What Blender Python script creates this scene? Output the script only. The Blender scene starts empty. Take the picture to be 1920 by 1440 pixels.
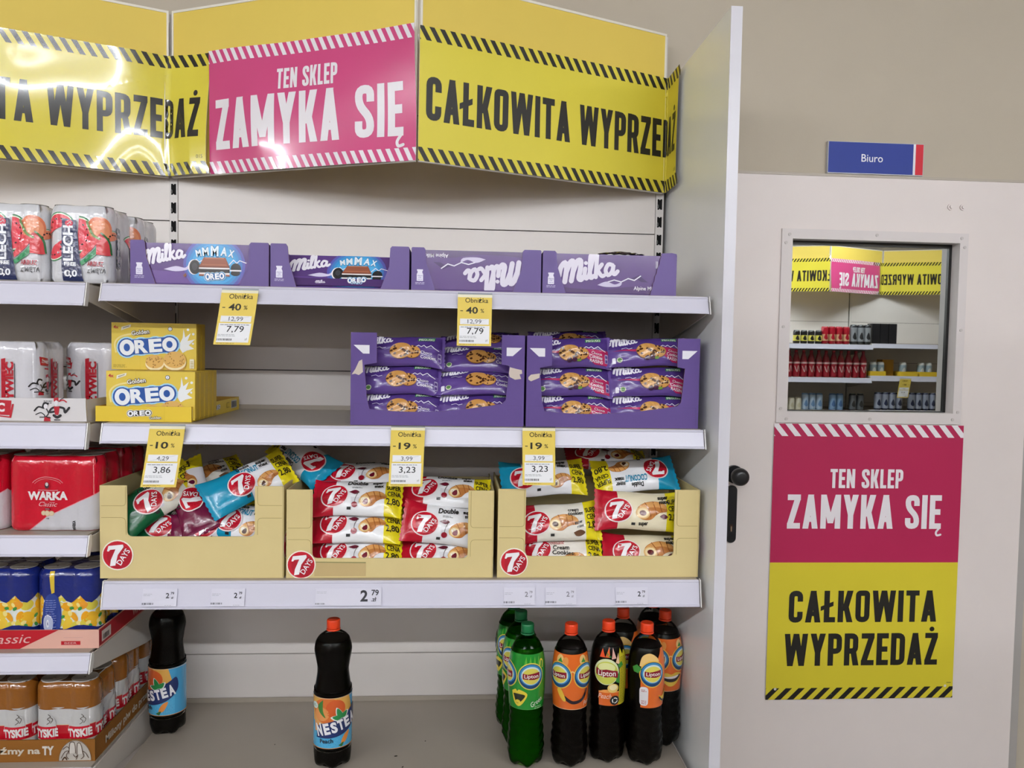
import bpy, math, random
from math import sin, cos, pi, sqrt, acos, atan2, radians
from mathutils import Vector, Matrix, geometry

S = bpy.context.scene
COL = S.collection

# ------------------------------------------------------------------ camera, world, exposure
FPX, YAW, PITCH, ROLL = 1461.5, 0.0688, 0.0444, 0.0180
fw = Vector((sin(YAW) * cos(PITCH), cos(YAW) * cos(PITCH), -sin(PITCH)))
rt = Vector((cos(YAW), -sin(YAW), 0))
up = rt.cross(fw)
r2 = rt * cos(ROLL) + up * sin(ROLL)
u2 = up * cos(ROLL) - rt * sin(ROLL)
cam_data = bpy.data.cameras.new('camera')
cam_data.sensor_width = 36.0
cam_data.lens = FPX / 1920 * 36.0
cam = bpy.data.objects.new('camera', cam_data)
COL.objects.link(cam)
m = Matrix((r2, u2, -fw)).transposed().to_4x4()
m.translation = Vector((0.7693, -1.7201, 1.55))
cam.matrix_world = m
cam_data.clip_start = 0.05
S.camera = cam

world = bpy.data.worlds.new('world')
S.world = world
world.use_nodes = True
world.node_tree.nodes['Background'].inputs[0].default_value = (0.9, 0.95, 1.0, 1)
world.node_tree.nodes['Background'].inputs[1].default_value = 0.01

S.view_settings.view_transform = 'Standard'
S.view_settings.look = 'None'
S.view_settings.gamma = 1.0
S.view_settings.use_curve_mapping = False
S.view_settings.exposure = -0.24
LAMP_STRENGTH = 130.0
LAMP_STRENGTH_FAR = 70.0          # emission of the fluorescent tubes
S.cycles.max_bounces = 8
S.cycles.diffuse_bounces = 4
S.cycles.transparent_max_bounces = 16
S.cycles.sample_clamp_indirect = 6.0

# ------------------------------------------------------------------ materials
def lin(h):
    h = h.lstrip('#')
    out = []
    for i in (0, 2, 4):
        c = int(h[i:i + 2], 16) / 255
        out.append(c / 12.92 if c <= 0.04045 else ((c + 0.055) / 1.055) ** 2.4)
    return out + [1.0]

FIN = {  # roughness, specular, coat, bump strength, bump scale, colour variation
    'paper': (.55, .35, 0, 0, 0, .03), 'card': (.72, .25, 0, .10, 90, .06), 'print': (.45, .4, 0, 0, 0, .02),
    'film': (.22, .5, .25, .35, 55, .03), 'gloss': (.10, .5, .5, 0, 0, .02), 'sleeve': (.16, .5, .7, 0, 0, .02),
    'wall': (.85, .2, 0, .06, 160, .03), 'metal': (.42, .45, 0, .02, 200, .03), 'plastic': (.3, .5, 0, 0, 0, .02),
    'shrink': (.16, .5, .6, .45, 70, .02), 'tea': (.28, .22, 0, 0, 0, .02), 'dull': (.8, .2, 0, 0, 0, .05)}
MATS = {}
def mat(hx, fin='print'):
    k = (hx, fin)
    if k in MATS:
        return MATS[k]
    ro, sp, coat, bs, bsc, var = FIN[fin]
    M = bpy.data.materials.new('%s_%s' % (fin, hx.lstrip('#')))
    M.use_nodes = True
    nt = M.node_tree
    b = nt.nodes['Principled BSDF']
    c = lin(hx)
    tc = nt.nodes.new('ShaderNodeTexCoord')
    n = nt.nodes.new('ShaderNodeTexNoise')
    n.inputs['Scale'].default_value = 9.0
    n.inputs['Detail'].default_value = 3.0
    nt.links.new(tc.outputs['Object'], n.inputs['Vector'])
    mx = nt.nodes.new('ShaderNodeMix')
    mx.data_type = 'RGBA'
    mx.inputs[6].default_value = [v * (1 - var) for v in c[:3]] + [1]
    mx.inputs[7].default_value = [min(1, v * (1 + var)) for v in c[:3]] + [1]
    nt.links.new(n.outputs['Fac'], mx.inputs[0])
    nt.links.new(mx.outputs[2], b.inputs['Base Color'])
    b.inputs['Roughness'].default_value = ro
    b.inputs['Specular IOR Level'].default_value = sp
    b.inputs['Coat Weight'].default_value = coat
    b.inputs['Coat Roughness'].default_value = .06
    if bs:
        n2 = nt.nodes.new('ShaderNodeTexNoise')
        n2.inputs['Scale'].default_value = bsc
        n2.inputs['Detail'].default_value = 2.0
        nt.links.new(tc.outputs['Object'], n2.inputs['Vector'])
        bp = nt.nodes.new('ShaderNodeBump')
        bp.inputs['Strength'].default_value = bs
        bp.inputs['Distance'].default_value = .003
        nt.links.new(n2.outputs['Fac'], bp.inputs['Height'])
        nt.links.new(bp.outputs['Normal'], b.inputs['Normal'])
        if coat:
            nt.links.new(bp.outputs['Normal'], b.inputs['Coat Normal'])
    MATS[k] = M
    return M

def emit(name, hx, st):
    M = bpy.data.materials.new(name)
    M.use_nodes = True
    b = M.node_tree.nodes['Principled BSDF']
    b.inputs['Base Color'].default_value = lin(hx)
    b.inputs['Emission Color'].default_value = lin(hx)
    b.inputs['Emission Strength'].default_value = st
    return M

def clear(name, tint, fac, rough=.06, bump=0, bsc=60):
    """thin clear plastic: a tinted see-through sheet with a weak mirror sheen"""
    M = bpy.data.materials.new(name)
    M.use_nodes = True
    nt = M.node_tree
    nt.nodes.clear()
    o = nt.nodes.new('ShaderNodeOutputMaterial')
    t = nt.nodes.new('ShaderNodeBsdfTransparent')
    t.inputs[0].default_value = lin(tint)
    g = nt.nodes.new('ShaderNodeBsdfGlossy')
    g.inputs['Roughness'].default_value = rough
    lw = nt.nodes.new('ShaderNodeLayerWeight')
    lw.inputs['Blend'].default_value = fac
    mx = nt.nodes.new('ShaderNodeMixShader')
    nt.links.new(lw.outputs['Fresnel'], mx.inputs[0])
    nt.links.new(t.outputs[0], mx.inputs[1])
    nt.links.new(g.outputs[0], mx.inputs[2])
    nt.links.new(mx.outputs[0], o.inputs[0])
    if bump:
        tc = nt.nodes.new('ShaderNodeTexCoord')
        n2 = nt.nodes.new('ShaderNodeTexNoise')
        n2.inputs['Scale'].default_value = bsc
        nt.links.new(tc.outputs['Object'], n2.inputs['Vector'])
        bp = nt.nodes.new('ShaderNodeBump')
        bp.inputs['Strength'].default_value = bump
        bp.inputs['Distance'].default_value = .004
        nt.links.new(n2.outputs['Fac'], bp.inputs['Height'])
        for nd in (g, lw):
            nt.links.new(bp.outputs['Normal'], nd.inputs['Normal'])
    return M

CLEAR_PET = clear('clear_bottle_plastic', '#e8ece8', .12, .03, .35, 42)
GREEN_PET = clear('green_bottle_plastic', '#66b04c', .12, .03, .35, 42)
SHRINK_FILM = clear('clear_shrink_film', '#f2f2f4', .16, .05, .5, 45)

MIRROR = bpy.data.materials.new('mirrored_office_glass')
MIRROR.use_nodes = True
_b = MIRROR.node_tree.nodes['Principled BSDF']
_b.inputs['Base Color'].default_value = (.68, .72, .70, 1)
_b.inputs['Metallic'].default_value = 1.0
_b.inputs['Roughness'].default_value = .01

# ------------------------------------------------------------------ objects
def thing(name, label, cat, loc=(0, 0, 0), rot=(0, 0, 0), group=None):
    o = bpy.data.objects.new(name, None)
    o.empty_display_size = .03
    COL.objects.link(o)
    o.location = loc
    o.rotation_euler = rot
    return tag(o, label, cat, group)

def tag(o, label, cat, group=None):
    o['label'] = label
    o['category'] = cat
    if group:
        o['group'] = group
    return o

def struct(o):
    o['kind'] = 'structure'
    return o

def dup(root, loc, rot=None, label=None, group=None):
    def cp(o, par):
        n = o.copy()
        COL.objects.link(n)
        if par is not None:
            n.parent = par
        for ch in o.children:
            cp(ch, n)
        return n
    r = cp(root, None)
    r.location = loc
    if rot is not None:
        r.rotation_euler = rot
    if label:
        r['label'] = label
    if group:
        r['group'] = group
    return r

class MB:
    """collects faces and links them as ONE mesh object"""
    def __init__(s):
        s.v, s.f, s.mi, s.sm, s.mats = [], [], [], [], []
    def m(s, M):
        if isinstance(M, tuple):
            M = mat(*M)
        elif isinstance(M, str):
            M = mat(M)
        if M not in s.mats:
            s.mats.append(M)
        return s.mats.index(M)
    def face(s, pts, M, smooth=False):
        b = len(s.v)
        s.v += [tuple(p) for p in pts]
        s.f.append(tuple(range(b, b + len(pts))))
        s.mi.append(s.m(M))
        s.sm.append(smooth)
        return s
    def box(s, x0, x1, y0, y1, z0, z1, M, bev=0):
        b = len(s.v)
        k = s.m(M)
        s.v += [(x, y, z) for z in (z0, z1) for y in (y0, y1) for x in (x0, x1)]
        for q in ((0, 2, 3, 1), (4, 5, 7, 6), (0, 1, 5, 4), (2, 6, 7, 3), (0, 4, 6, 2), (1, 3, 7, 5)):
            s.f.append(tuple(b + i for i in q))
            s.mi.append(k)
            s.sm.append(False)
        return s
    def grid(s, P, nu, nv, M, smooth=True, cu=False, flip=False):
        """P[i][j]; i along u, j along v"""
        b = len(s.v)
        k = s.m(M)
        for i in range(nu):
            for j in range(nv):
                s.v.append(tuple(P[i][j]))
        for i in range(nu if cu else nu - 1):
            i2 = (i + 1) % nu
            for j in range(nv - 1):
                q = (b + i * nv + j, b + i2 * nv + j, b + i2 * nv + j + 1, b + i * nv + j + 1)
                s.f.append(q[::-1] if flip else q)
                s.mi.append(k)
                s.sm.append(smooth)
        return s
    def prism(s, pts, F, th, M, Mside=None):
        """flat outline pts (u,v) laid by F(u,v,offset) with real thickness th behind it"""
        tris = geometry.tessellate_polygon([[Vector((p[0], p[1], 0)) for p in pts]])
        n = len(pts)
        b = len(s.v)
        s.v += [tuple(F(p[0], p[1], 0)) for p in pts] + [tuple(F(p[0], p[1], -th)) for p in pts]
        k = s.m(M)
        k2 = s.m(Mside or M)
        area = sum(pts[i][0] * pts[(i + 1) % n][1] - pts[(i + 1) % n][0] * pts[i][1] for i in range(n))
        for t in tris:
            a, c, d = t
            cr = (pts[c][0] - pts[a][0]) * (pts[d][1] - pts[a][1]) - (pts[c][1] - pts[a][1]) * (pts[d][0] - pts[a][0])
            if cr < 0:
                a, c, d = a, d, c
            s.f.append((b + a, b + c, b + d)); s.mi.append(k); s.sm.append(False)
            s.f.append((b + n + d, b + n + c, b + n + a)); s.mi.append(k2); s.sm.append(False)
        for i in range(n):
            j = (i + 1) % n
            q = (b + i, b + n + i, b + n + j, b + j)
            s.f.append(q if area > 0 else q[::-1]); s.mi.append(k2); s.sm.append(False)
        return s
    def lathe(s, prof, M, seg=36, cx=0, cy=0, fn=None, caps=True):
        P = []
        for i in range(seg):
            a = 2 * pi * i / seg
            row = []
            for (r, z) in prof:
                if fn:
                    r, z = fn(r, z, a)
                row.append((cx + r * sin(a), cy - r * cos(a), z))
            P.append(row)
        b = len(s.v)
        s.grid(P, seg, len(prof), M, True, True)
        if caps:
            k = s.m(M)
            n = len(prof)
            s.f.append(tuple(b + i * n for i in range(seg))[::-1]); s.mi.append(k); s.sm.append(False)
            s.f.append(tuple(b + i * n + n - 1 for i in range(seg))); s.mi.append(k); s.sm.append(False)
        return s
    def tube(s, pts, r, M, seg=8):
        P = []
        n = len(pts)
        pv = [Vector(p) for p in pts]
        ref = Vector((0, 0, 1))
        for i in range(n):
            d = (pv[min(i + 1, n - 1)] - pv[max(i - 1, 0)]).normalized()
            a = d.cross(ref)
            if a.length < .01:
                a = d.cross(Vector((1, 0, 0)))
            a.normalize()
            c = a.cross(d)
            P.append([pv[i] + (a * cos(2 * pi * j / seg) + c * sin(2 * pi * j / seg)) * r for j in range(seg + 1)])
        b = len(s.v)
        s.grid(P, n, seg + 1, M)
        for i in (0, n - 1):
            s.f.append(tuple(b + i * (seg + 1) + j for j in range(seg))); s.mi.append(s.m(M)); s.sm.append(False)
        return s
    def art(s, A, F, h=None, fin=None):
        """lay printed artwork on the surface F(u, v, offset)"""
        cache = {}
        for col, L, fn, tris in A.items:
            k = s.m((col, fin or fn))
            st = list(tris)
            while st:
                a, b, c = st.pop()
                if h:
                    e = [((a[0]-b[0])**2 + (a[1]-b[1])**2, 0), ((b[0]-c[0])**2 + (b[1]-c[1])**2, 1), ((c[0]-a[0])**2 + (c[1]-a[1])**2, 2)]
                    mx = max(e)
                    if mx[0] > h * h:
                        p, q, r_ = ((a, b, c), (b, c, a), (c, a, b))[mx[1]]
                        d = ((p[0]+q[0])/2, (p[1]+q[1])/2, (p[2]+q[2])/2)
                        st += [(p, d, r_), (d, q, r_)]
                        continue
                ids = []
                for p in (a, b, c):
                    key = (round(L + p[2], 3), round(p[0], 5), round(p[1], 5))
                    if key not in cache:
                        cache[key] = len(s.v)
                        s.v.append(tuple(F(p[0], p[1], (L + p[2]) * .0004)))
                    ids.append(cache[key])
                if len(set(ids)) == 3:
                    s.f.append(tuple(ids)); s.mi.append(k); s.sm.append(bool(h))
        return s
    def build(s, name, parent=None):
        me = bpy.data.meshes.new(name)
        me.from_pydata(s.v, [], s.f)
        for M in s.mats:
            me.materials.append(M)
        me.polygons.foreach_set('material_index', s.mi)
        me.polygons.foreach_set('use_smooth', s.sm)
        me.update()
        o = bpy.data.objects.new(name, me)
        COL.objects.link(o)
        if parent is not None:
            o.parent = parent
        return o

def plane(org, ex, ez, n):
    org, ex, ez, n = map(Vector, (org, ex, ez, n))
    return lambda u, v, o: org + ex * u + ez * v + n * o
def front(y, x0=0, z0=0):
    """a plane facing the aisle (-y)"""
    return lambda u, v, o: (x0 + u, y - o, z0 + v)

# ------------------------------------------------------------------ artwork: flat coloured shapes and lettering
_fc = bpy.data.curves.new('lettering', 'FONT')
_fo = bpy.data.objects.new('lettering', _fc)
COL.objects.link(_fo)
_fc.resolution_u = 3
GL = {}
def glyphs(t, bold):
    k = (t, bold)
    if k not in GL:
        _fc.body = t
        _fc.offset = bold
        dg = bpy.context.evaluated_depsgraph_get()
        dg.update()
        ev = _fo.evaluated_get(dg)
        me = ev.to_mesh()
        me.calc_loop_triangles()
        V = [(v.co.x, v.co.y) for v in me.vertices]
        T = [tuple(l.vertices) for l in me.loop_triangles]
        ev.to_mesh_clear()
        xs = [p[0] for p in V]
        GL[k] = (V, T, min(xs), max(xs))
    return GL[k]

def ell(cx, cy, rx, ry=None, n=24, a0=0, a1=2 * pi, rot=0):
    ry = rx if ry is None else ry
    full = abs(a1 - a0 - 2 * pi) < 1e-6
    out = []
    for i in range(n if full else n + 1):
        a = a0 + (a1 - a0) * i / n
        x, y = rx * cos(a), ry * sin(a)
        out.append((cx + x * cos(rot) - y * sin(rot), cy + x * sin(rot) + y * cos(rot)))
    return out
def smooth(pts, n=5):
    """Catmull-Rom through the points"""
    out = []
    P = [pts[0]] + list(pts) + [pts[-1]]
    for i in range(1, len(P) - 2):
        p0, p1, p2, p3 = P[i - 1], P[i], P[i + 1], P[i + 2]
        for k in range(n):
            t = k / n
            out.append(tuple(.5 * (2 * p1[d] + (p2[d] - p0[d]) * t + (2 * p0[d] - 5 * p1[d] + 4 * p2[d] - p3[d]) * t * t + (3 * p1[d] - p0[d] - 3 * p2[d] + p3[d]) * t ** 3) for d in (0, 1)))
    out.append(tuple(pts[-1]))
    return out
def rounded(pts, r, closed=False, n=4):
    """polyline with its corners rounded off"""
    out = []
    N = len(pts)
    for i in range(N):
        if not closed and i in (0, N - 1):
            out.append(pts[i]); continue
        p, q, s_ = Vector(pts[i - 1]), Vector(pts[i]), Vector(pts[(i + 1) % N])
        a, b = (p - q), (s_ - q)
        rr = min(r, a.length / 2, b.length / 2)
        A, B = q + a.normalized() * rr, q + b.normalized() * rr
        for k in range(n + 1):
            t = k / n
            w = A * (1 - t) ** 2 + q * 2 * t * (1 - t) + B * t * t
            out.append((w.x, w.y))
    return out

class Art:
    def __init__(s, fin='print', clip=None):
        s.items, s.fin, s.clip, s.T, s.L, s.n = [], fin, clip, None, 2, 0
    def _add(s, tris, col, L):
        out = []
        T = s.T
        s.n = (s.n + 1) % 16
        lift = s.n * .03          # every shape a hair above the last, so that none lie in one plane
        for t in tris:
            t = [(q[0], q[1], lift + (q[2] if len(q) > 2 else 0)) for q in t]
            p = [((T[0] * x + T[1] * y + T[2]), (T[3] * x + T[4] * y + T[5]), l) for x, y, l in t] if T else t
            if s.clip:
                x0, y0, x1, y1 = s.clip
                for ax, lim, sg in ((0, x0, 1), (0, x1, -1), (1, y0, 1), (1, y1, -1)):
                    q = []
                    for i in range(len(p)):
                        a, b = p[i - 1], p[i]
                        ia, ib = (a[ax] - lim) * sg >= 0, (b[ax] - lim) * sg >= 0
                        if ia != ib:
                            tt = (lim - a[ax]) / (b[ax] - a[ax])
                            q.append(tuple(a[d] + (b[d] - a[d]) * tt for d in (0, 1, 2)))
                        if ib:
                            q.append(b)
                    p = q
                    if len(p) < 3:
                        break
                if len(p) < 3:
                    continue
            for i in range(1, len(p) - 1):
                a, b, c = p[0], p[i], p[i + 1]
                cr = (b[0]-a[0])*(c[1]-a[1]) - (b[1]-a[1])*(c[0]-a[0])
                if abs(cr) > 1e-11:
                    out.append((a, b, c) if cr > 0 else (a, c, b))
        if out:
            s.items.append((col, L if L is not None else s.L, s.fin, out))
    def at(s, x=0, y=0, k=1, rot=0, ky=None):
        """place what follows at x, y scaled k and turned rot"""
        ky = k if ky is None else ky
        s.T = (k * cos(rot), -ky * sin(rot), x, k * sin(rot), ky * cos(rot), y)
        return s
    def poly(s, pts, col, L=None):
        if len(pts) < 3:
            return
        tr = geometry.tessellate_polygon([[Vector((p[0], p[1], 0)) for p in pts]])
        s._add([tuple(pts[i] for i in t) for t in tr], col, L)
    def rect(s, x0, y0, x1, y1, col, L=None):
        s._add([((x0, y0), (x1, y0), (x1, y1)), ((x0, y0), (x1, y1), (x0, y1))], col, L)
    def ellipse(s, cx, cy, rx, ry, col, L=None, n=24, rot=0):
        s.poly(ell(cx, cy, rx, ry, n, rot=rot), col, L)
    def stroke(s, pts, w, col, L=None, cap=True):
        pts = [p for i, p in enumerate(pts) if i == 0 or abs(p[0]-pts[i-1][0]) + abs(p[1]-pts[i-1][1]) > 1e-6]
        n = len(pts)
        if n < 2:
            return
        R = []
        for i in range(n):
            a, b, c = pts[max(i - 1, 0)], pts[i], pts[min(i + 1, n - 1)]
            d1 = Vector((b[0]-a[0], b[1]-a[1])) if i else Vector((c[0]-b[0], c[1]-b[1]))
            d2 = Vector((c[0]-b[0], c[1]-b[1])) if i < n - 1 else d1
            d1.normalize(); d2.normalize()
            t = d1 + d2
            t = d1 if t.length < .3 else t.normalized()
            k = w / 2 / max(.5, t.dot(d1))
            R.append((b[0] - t.y * k, b[1] + t.x * k, b[0] + t.y * k, b[1] - t.x * k, .45 * i / n))
        tr = []
        for i in range(n - 1):
            p, q = R[i], R[i + 1]
            A, B, C, D = (p[0], p[1], p[4]), (p[2], p[3], p[4]), (q[2], q[3], q[4]), (q[0], q[1], q[4])
            tr += [(A, B, C), (A, C, D)]
        if cap:
            for i, j in ((0, 1), (n - 1, n - 2)):
                p, q = pts[i], pts[j]
                a0 = atan2(p[1] - q[1], p[0] - q[0])
                e = [(x, y, R[i][4]) for x, y in ell(p[0], p[1], w / 2, n=5, a0=a0 - pi / 2, a1=a0 + pi / 2)]
                tr += [(e[0], e[k], e[k + 1]) for k in range(1, len(e) - 1)]
        s._add(tr, col, L)
    def text(s, t, x, y, h, col, w=None, bold=0.0, rot=0, shear=0, al='c', L=None, line=0):
        V, T, x0, x1 = glyphs(t, bold)
        k = h / .686
        kx = k if w is None else w / max(1e-6, x1 - x0)
        ox = {'l': x0, 'c': (x0 + x1) / 2, 'r': x1}[al]
        c, n = cos(rot), sin(rot)
        P = []
        for px, py in V:
            X, Y = (px - ox) * kx + shear * py * k, py * k
            P.append((x + X * c - Y * n, y + X * n + Y * c))
        s._add([tuple(P[i] for i in tr) for tr in T], col, L)
    def bars(s, x, y, w, h, col, L=None, seed=1):
        rg = random.Random(seed)
        q = x
        while q < x + w:
            d = rg.choice((.0006, .001, .0016))
            s.rect(q, y, min(q + d, x + w), y + h, col, L)
            q += d + rg.choice((.0006, .001, .0014))
    def lines(s, x, y, w, n, pitch, th, col, L=None, seed=1):
        """rows of print too small to read"""
        rg = random.Random(seed)
        for i in range(n):
            q = x
            while q < x + w * rg.uniform(.75, 1):
                d = rg.uniform(.003, .009)
                s.rect(q, y - i * pitch, min(q + d, x + w), y - i * pitch + th, col, L)
                q += d + .0012

# tall condensed capitals of the closing-down posters: height 1, stroke .165
def cond(ch):
    t, h = .165, .0825
    R = lambda x0, y0, x1, y1: ('p', [(x0, y0), (x1, y0), (x1, y1), (x0, y1)])
    D = lambda x0, y0, x1, y1, w=t * 1.06: ('p', [(x0, y0), (x0 + w, y0), (x1 + w, y1), (x1, y1)])
    K = lambda pts, r=.15: ('s', rounded(pts, r))
    e = .92
    if ch == 'T': return .40, [R(0, 1 - t, .40, 1), R(.2 - h, 0, .2 + h, 1)]
    if ch in 'EĘ':
        g = [R(0, 0, t, 1), R(0, 0, .36, t), R(0, 1 - t, .36, 1), R(0, .42, .33, .42 + t)]
        if ch == 'Ę':
            g.append(('h', smooth([(.31, .02), (.22, -.10), (.25, -.19), (.36, -.17)])))
        return .36, g
    if ch == 'N': return .46, [R(0, 0, t, 1), R(.46 - t, 0, .46, 1), ('p', [(0, 1), (t, 1), (.46, 0), (.46 - t, 0)])]
    if ch == 'S': return .43, [K([(.43 - h, .68), (.43 - h, 1 - h), (h, 1 - h), (h, .64), (.43 - h, .36), (.43 - h, h), (h, h), (h, .32)], .14)]
    if ch == 'K': return .45, [R(0, 0, t, 1), D(t * .7, .36, .27, 1, t * 1.1), ('p', [(.27, 0), (.27 + t * 1.1, 0), (.24 + t * .3, .62), (.17, .46)])]
    if ch == 'L': return .34, [R(0, 0, t, 1), R(0, 0, .34, t)]
    if ch == 'Ł': return .36, [R(.02, 0, .02 + t, 1), R(.02, 0, .36, t), ('p', [(-.08, .36), (.30, .52), (.30, .66), (-.08, .50)])]
    if ch in 'PR':
        g = [R(0, 0, t, 1), K([(h, 1 - h), (.42 - h, 1 - h), (.42 - h, .45), (h, .45)])]
        if ch == 'R': g.append(('p', [(.27, 0), (.27 + t * 1.08, 0), (.36, .44), (.19, .44)]))
        return (.42 if ch == 'P' else .44), g
    if ch == 'D': return .43, [R(0, 0, t, 1), K([(h, 1 - h), (.43 - h, 1 - h), (.43 - h, h), (h, h)])]
    if ch == 'O': return .43, [K([(.215, 1 - h), (.43 - h, 1 - h), (.43 - h, h), (h, h), (h, 1 - h), (.22, 1 - h)])]
    if ch == 'C': return .42, [K([(.42 - h, .66), (.42 - h, 1 - h), (h, 1 - h), (h, h), (.42 - h, h), (.42 - h, .34)])]
    if ch in 'ZŻ':
        g = [R(0, 0, .39, t), R(0, 1 - t, .39, 1), ('p', [(0, t * .8), (t * 1.1, t * .8), (.39, 1 - t * .8), (.39 - t * 1.1, 1 - t * .8)])]
        if ch == 'Ż': g.append(('p', ell(.195, 1.12, .075, n=16)))
        return .39, g
    if ch == 'A': return .46, [D(0, 0, .23 - h, 1), ('p', [(.46 - t * 1.06, 0), (.46, 0), (.23 + h, 1), (.23 - h, 1)]), R(.1, .2, .36, .2 + t * .85)]
    if ch == 'M': return .60, [R(0, 0, t, 1), R(.6 - t, 0, .6, 1), ('p', [(0, 1), (t, 1), (.3 + h, .16), (.3 - h, .16)]), ('p', [(.6 - t, 1), (.6, 1), (.3 + h, .16), (.3 - h, .16)])]
    if ch == 'Y': return .46, [R(.23 - h, 0, .23 + h, .45), ('p', [(0, 1), (t * 1.08, 1), (.23 + h, .4), (.23 - h, .4)]), ('p', [(.46 - t * 1.08, 1), (.46, 1), (.23 + h, .4), (.23 - h, .4)])]
    if ch == 'I': return t, [R(0, 0, t, 1)]
    if ch == 'W':
        w = t * .98
        return .70, [('p', [(0, 1), (w, 1), (.18 + h, 0), (.18 - h, 0)]), ('p', [(.35 - h, 1), (.35 + h, 1), (.18 + h, 0), (.18 - h, 0)]),
                     ('p', [(.35 - h, 1), (.35 + h, 1), (.52 + h, 0), (.52 - h, 0)]), ('p', [(.70 - w, 1), (.70, 1), (.52 + h, 0), (.52 - h, 0)])]
    return .22, []
def cond_text(A, txt, x0, x1, y, h, col, L=2):
    sp = .075
    w = sum(cond(c)[0] + sp for c in txt) - sp
    k = (x1 - x0) / w
    A.T = None
    q = x0
    for c in txt:
        cw, g = cond(c)
        for kind, pts in g:
            P = [(q + px * k, y + py * h) for px, py in pts]
            if kind == 'p':
                A.poly(P, col, L)
            else:
                # strokes keep an even weight in both directions
                wd = .165 * (k + h) / 2 if kind == 's' else .06 * h
                A.stroke(P, wd, col, L, cap=(kind == 'h'))
        q += (cw + sp) * k
def stripes(A, x0, x1, y0, y1, pitch, lean, col, L=2, duty=.5):
    old = A.clip
    A.clip = (x0, y0, x1, y1)
    A.T = None
    x = x0 - abs(lean) - pitch
    while x < x1 + abs(lean) + pitch:
        A.poly([(x - lean / 2, y1), (x + lean / 2, y0), (x + lean / 2 + pitch * duty, y0), (x - lean / 2 + pitch * duty, y1)], col, L)
        x += pitch
    A.clip = old
# ------------------------------------------------------------------ room
W = 1.33
WALLC, DOORC, SHELF, BACKP, RAIL = '#bdb3a2', '#e4dad6', '#a59b8e', '#dfd8d3', '#cfcddb'
def struct_box(name, b, M):
    return struct(MB().box(*b, M).build(name))
struct_box('floor', (-7.5, 7.6, -10.2, .7, -.06, 0), ('#77716a', 'plastic'))
struct_box('ceiling', (-7.5, 7.6, -10.2, .7, 3.3, 3.36), ('#dedcd8', 'wall'))
_wm = (WALLC, 'wall')
struct(MB().box(-7.5, 1.70, .495, .6, 0, 3.3, _wm).box(2.235, 7.6, .495, .6, 0, 3.3, _wm).box(1.70, 2.235, .495, .6, 0, 1.37, _wm).box(1.70, 2.235, .495, .6, 1.90, 3.3, _wm).build('wall_back'))
struct_box('wall_left', (-7.6, -7.5, -10.2, .6, 0, 3.3), (WALLC, 'wall'))
struct_box('wall_right', (7.6, 7.7, -10.2, .6, 0, 3.3), (WALLC, 'wall'))
struct_box('wall_front', (-7.5, 7.6, -10.3, -10.2, 0, 3.3), (WALLC, 'wall'))

TUBE_NEAR = emit('fluorescent_tube', '#f6faff', LAMP_STRENGTH)
TUBE_FAR = emit('bright_fluorescent_tube', '#f6f8ff', LAMP_STRENGTH_FAR)
def lamp(x, y, z, TUBE, label):
    t = thing('ceiling_lamp', label, 'ceiling lamp', (x, y, z), group=label.replace('lamp', 'lamps'))
    MB().box(-.85, .85, -.05, .05, .03, .09, ('#e8e8e8', 'metal')).build('housing', t)
    for k in (-.025, .025):
        MB().tube([(-.82, k, 0), (0, k, 0), (.82, k, 0)], .014, TUBE, 8).build('tube', t)
    MB().tube([(-.6, 0, .09), (-.6, 0, 3.3 - z)], .004, ('#cccccc', 'metal'), 6).build('hanger', t)
    MB().tube([(.6, 0, .09), (.6, 0, 3.3 - z)], .004, ('#cccccc', 'metal'), 6).build('hanger', t)
    return t
for ly, xs, TB, lb in ((-3.7, (-6.3, -4.55, -2.8, -1.05, .7, 2.45, 4.2), TUBE_NEAR, 'fluorescent strip lamp over the front of the opposite shelves'),
                       (-6.6, (-3.1, -1.35, .4, 2.15, 3.9, 5.65), TUBE_FAR, 'fluorescent strip lamp behind the opposite shelves'), (-8.8, (-3.1, -1.35, .4, 2.15, 3.9, 5.65), TUBE_FAR, 'fluorescent strip lamp far back in the shop')):
    _l = lamp(xs[0], ly, 3.02, TB, lb)
    for lx in xs[1:]:
        dup(_l, (lx, ly, 3.02))

# ------------------------------------------------------------------ office door with its window
door = struct(thing('door_1', 'plain white office door with a square mirrored window', 'door', (1.52, .47, 0)))
mb = MB()
dx = 1.52
ox0, ox1, oz0, oz1 = 1.712 - dx, 2.221 - dx, 1.38, 1.887        # opening
dm = (DOORC, 'metal')
mb.box(0, ox0, 0, .045, .008, 2.061, dm).box(ox1, .922, 0, .045, .008, 2.061, dm)
mb.box(ox0, ox1, 0, .045, .008, oz0, dm).box(ox0, ox1, 0, .045, oz1, 2.061, dm)
for bx in (2.185 - dx, 2.222 - dx):
    mb.tube([(bx, .001, 1.985), (bx, -.003, 1.985)], .009, dm, 14)
    mb.tube([(bx, -.002, 1.985), (bx, -.007, 1.985)], .0045, dm, 10)
mb.build('door_leaf', door)
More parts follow.
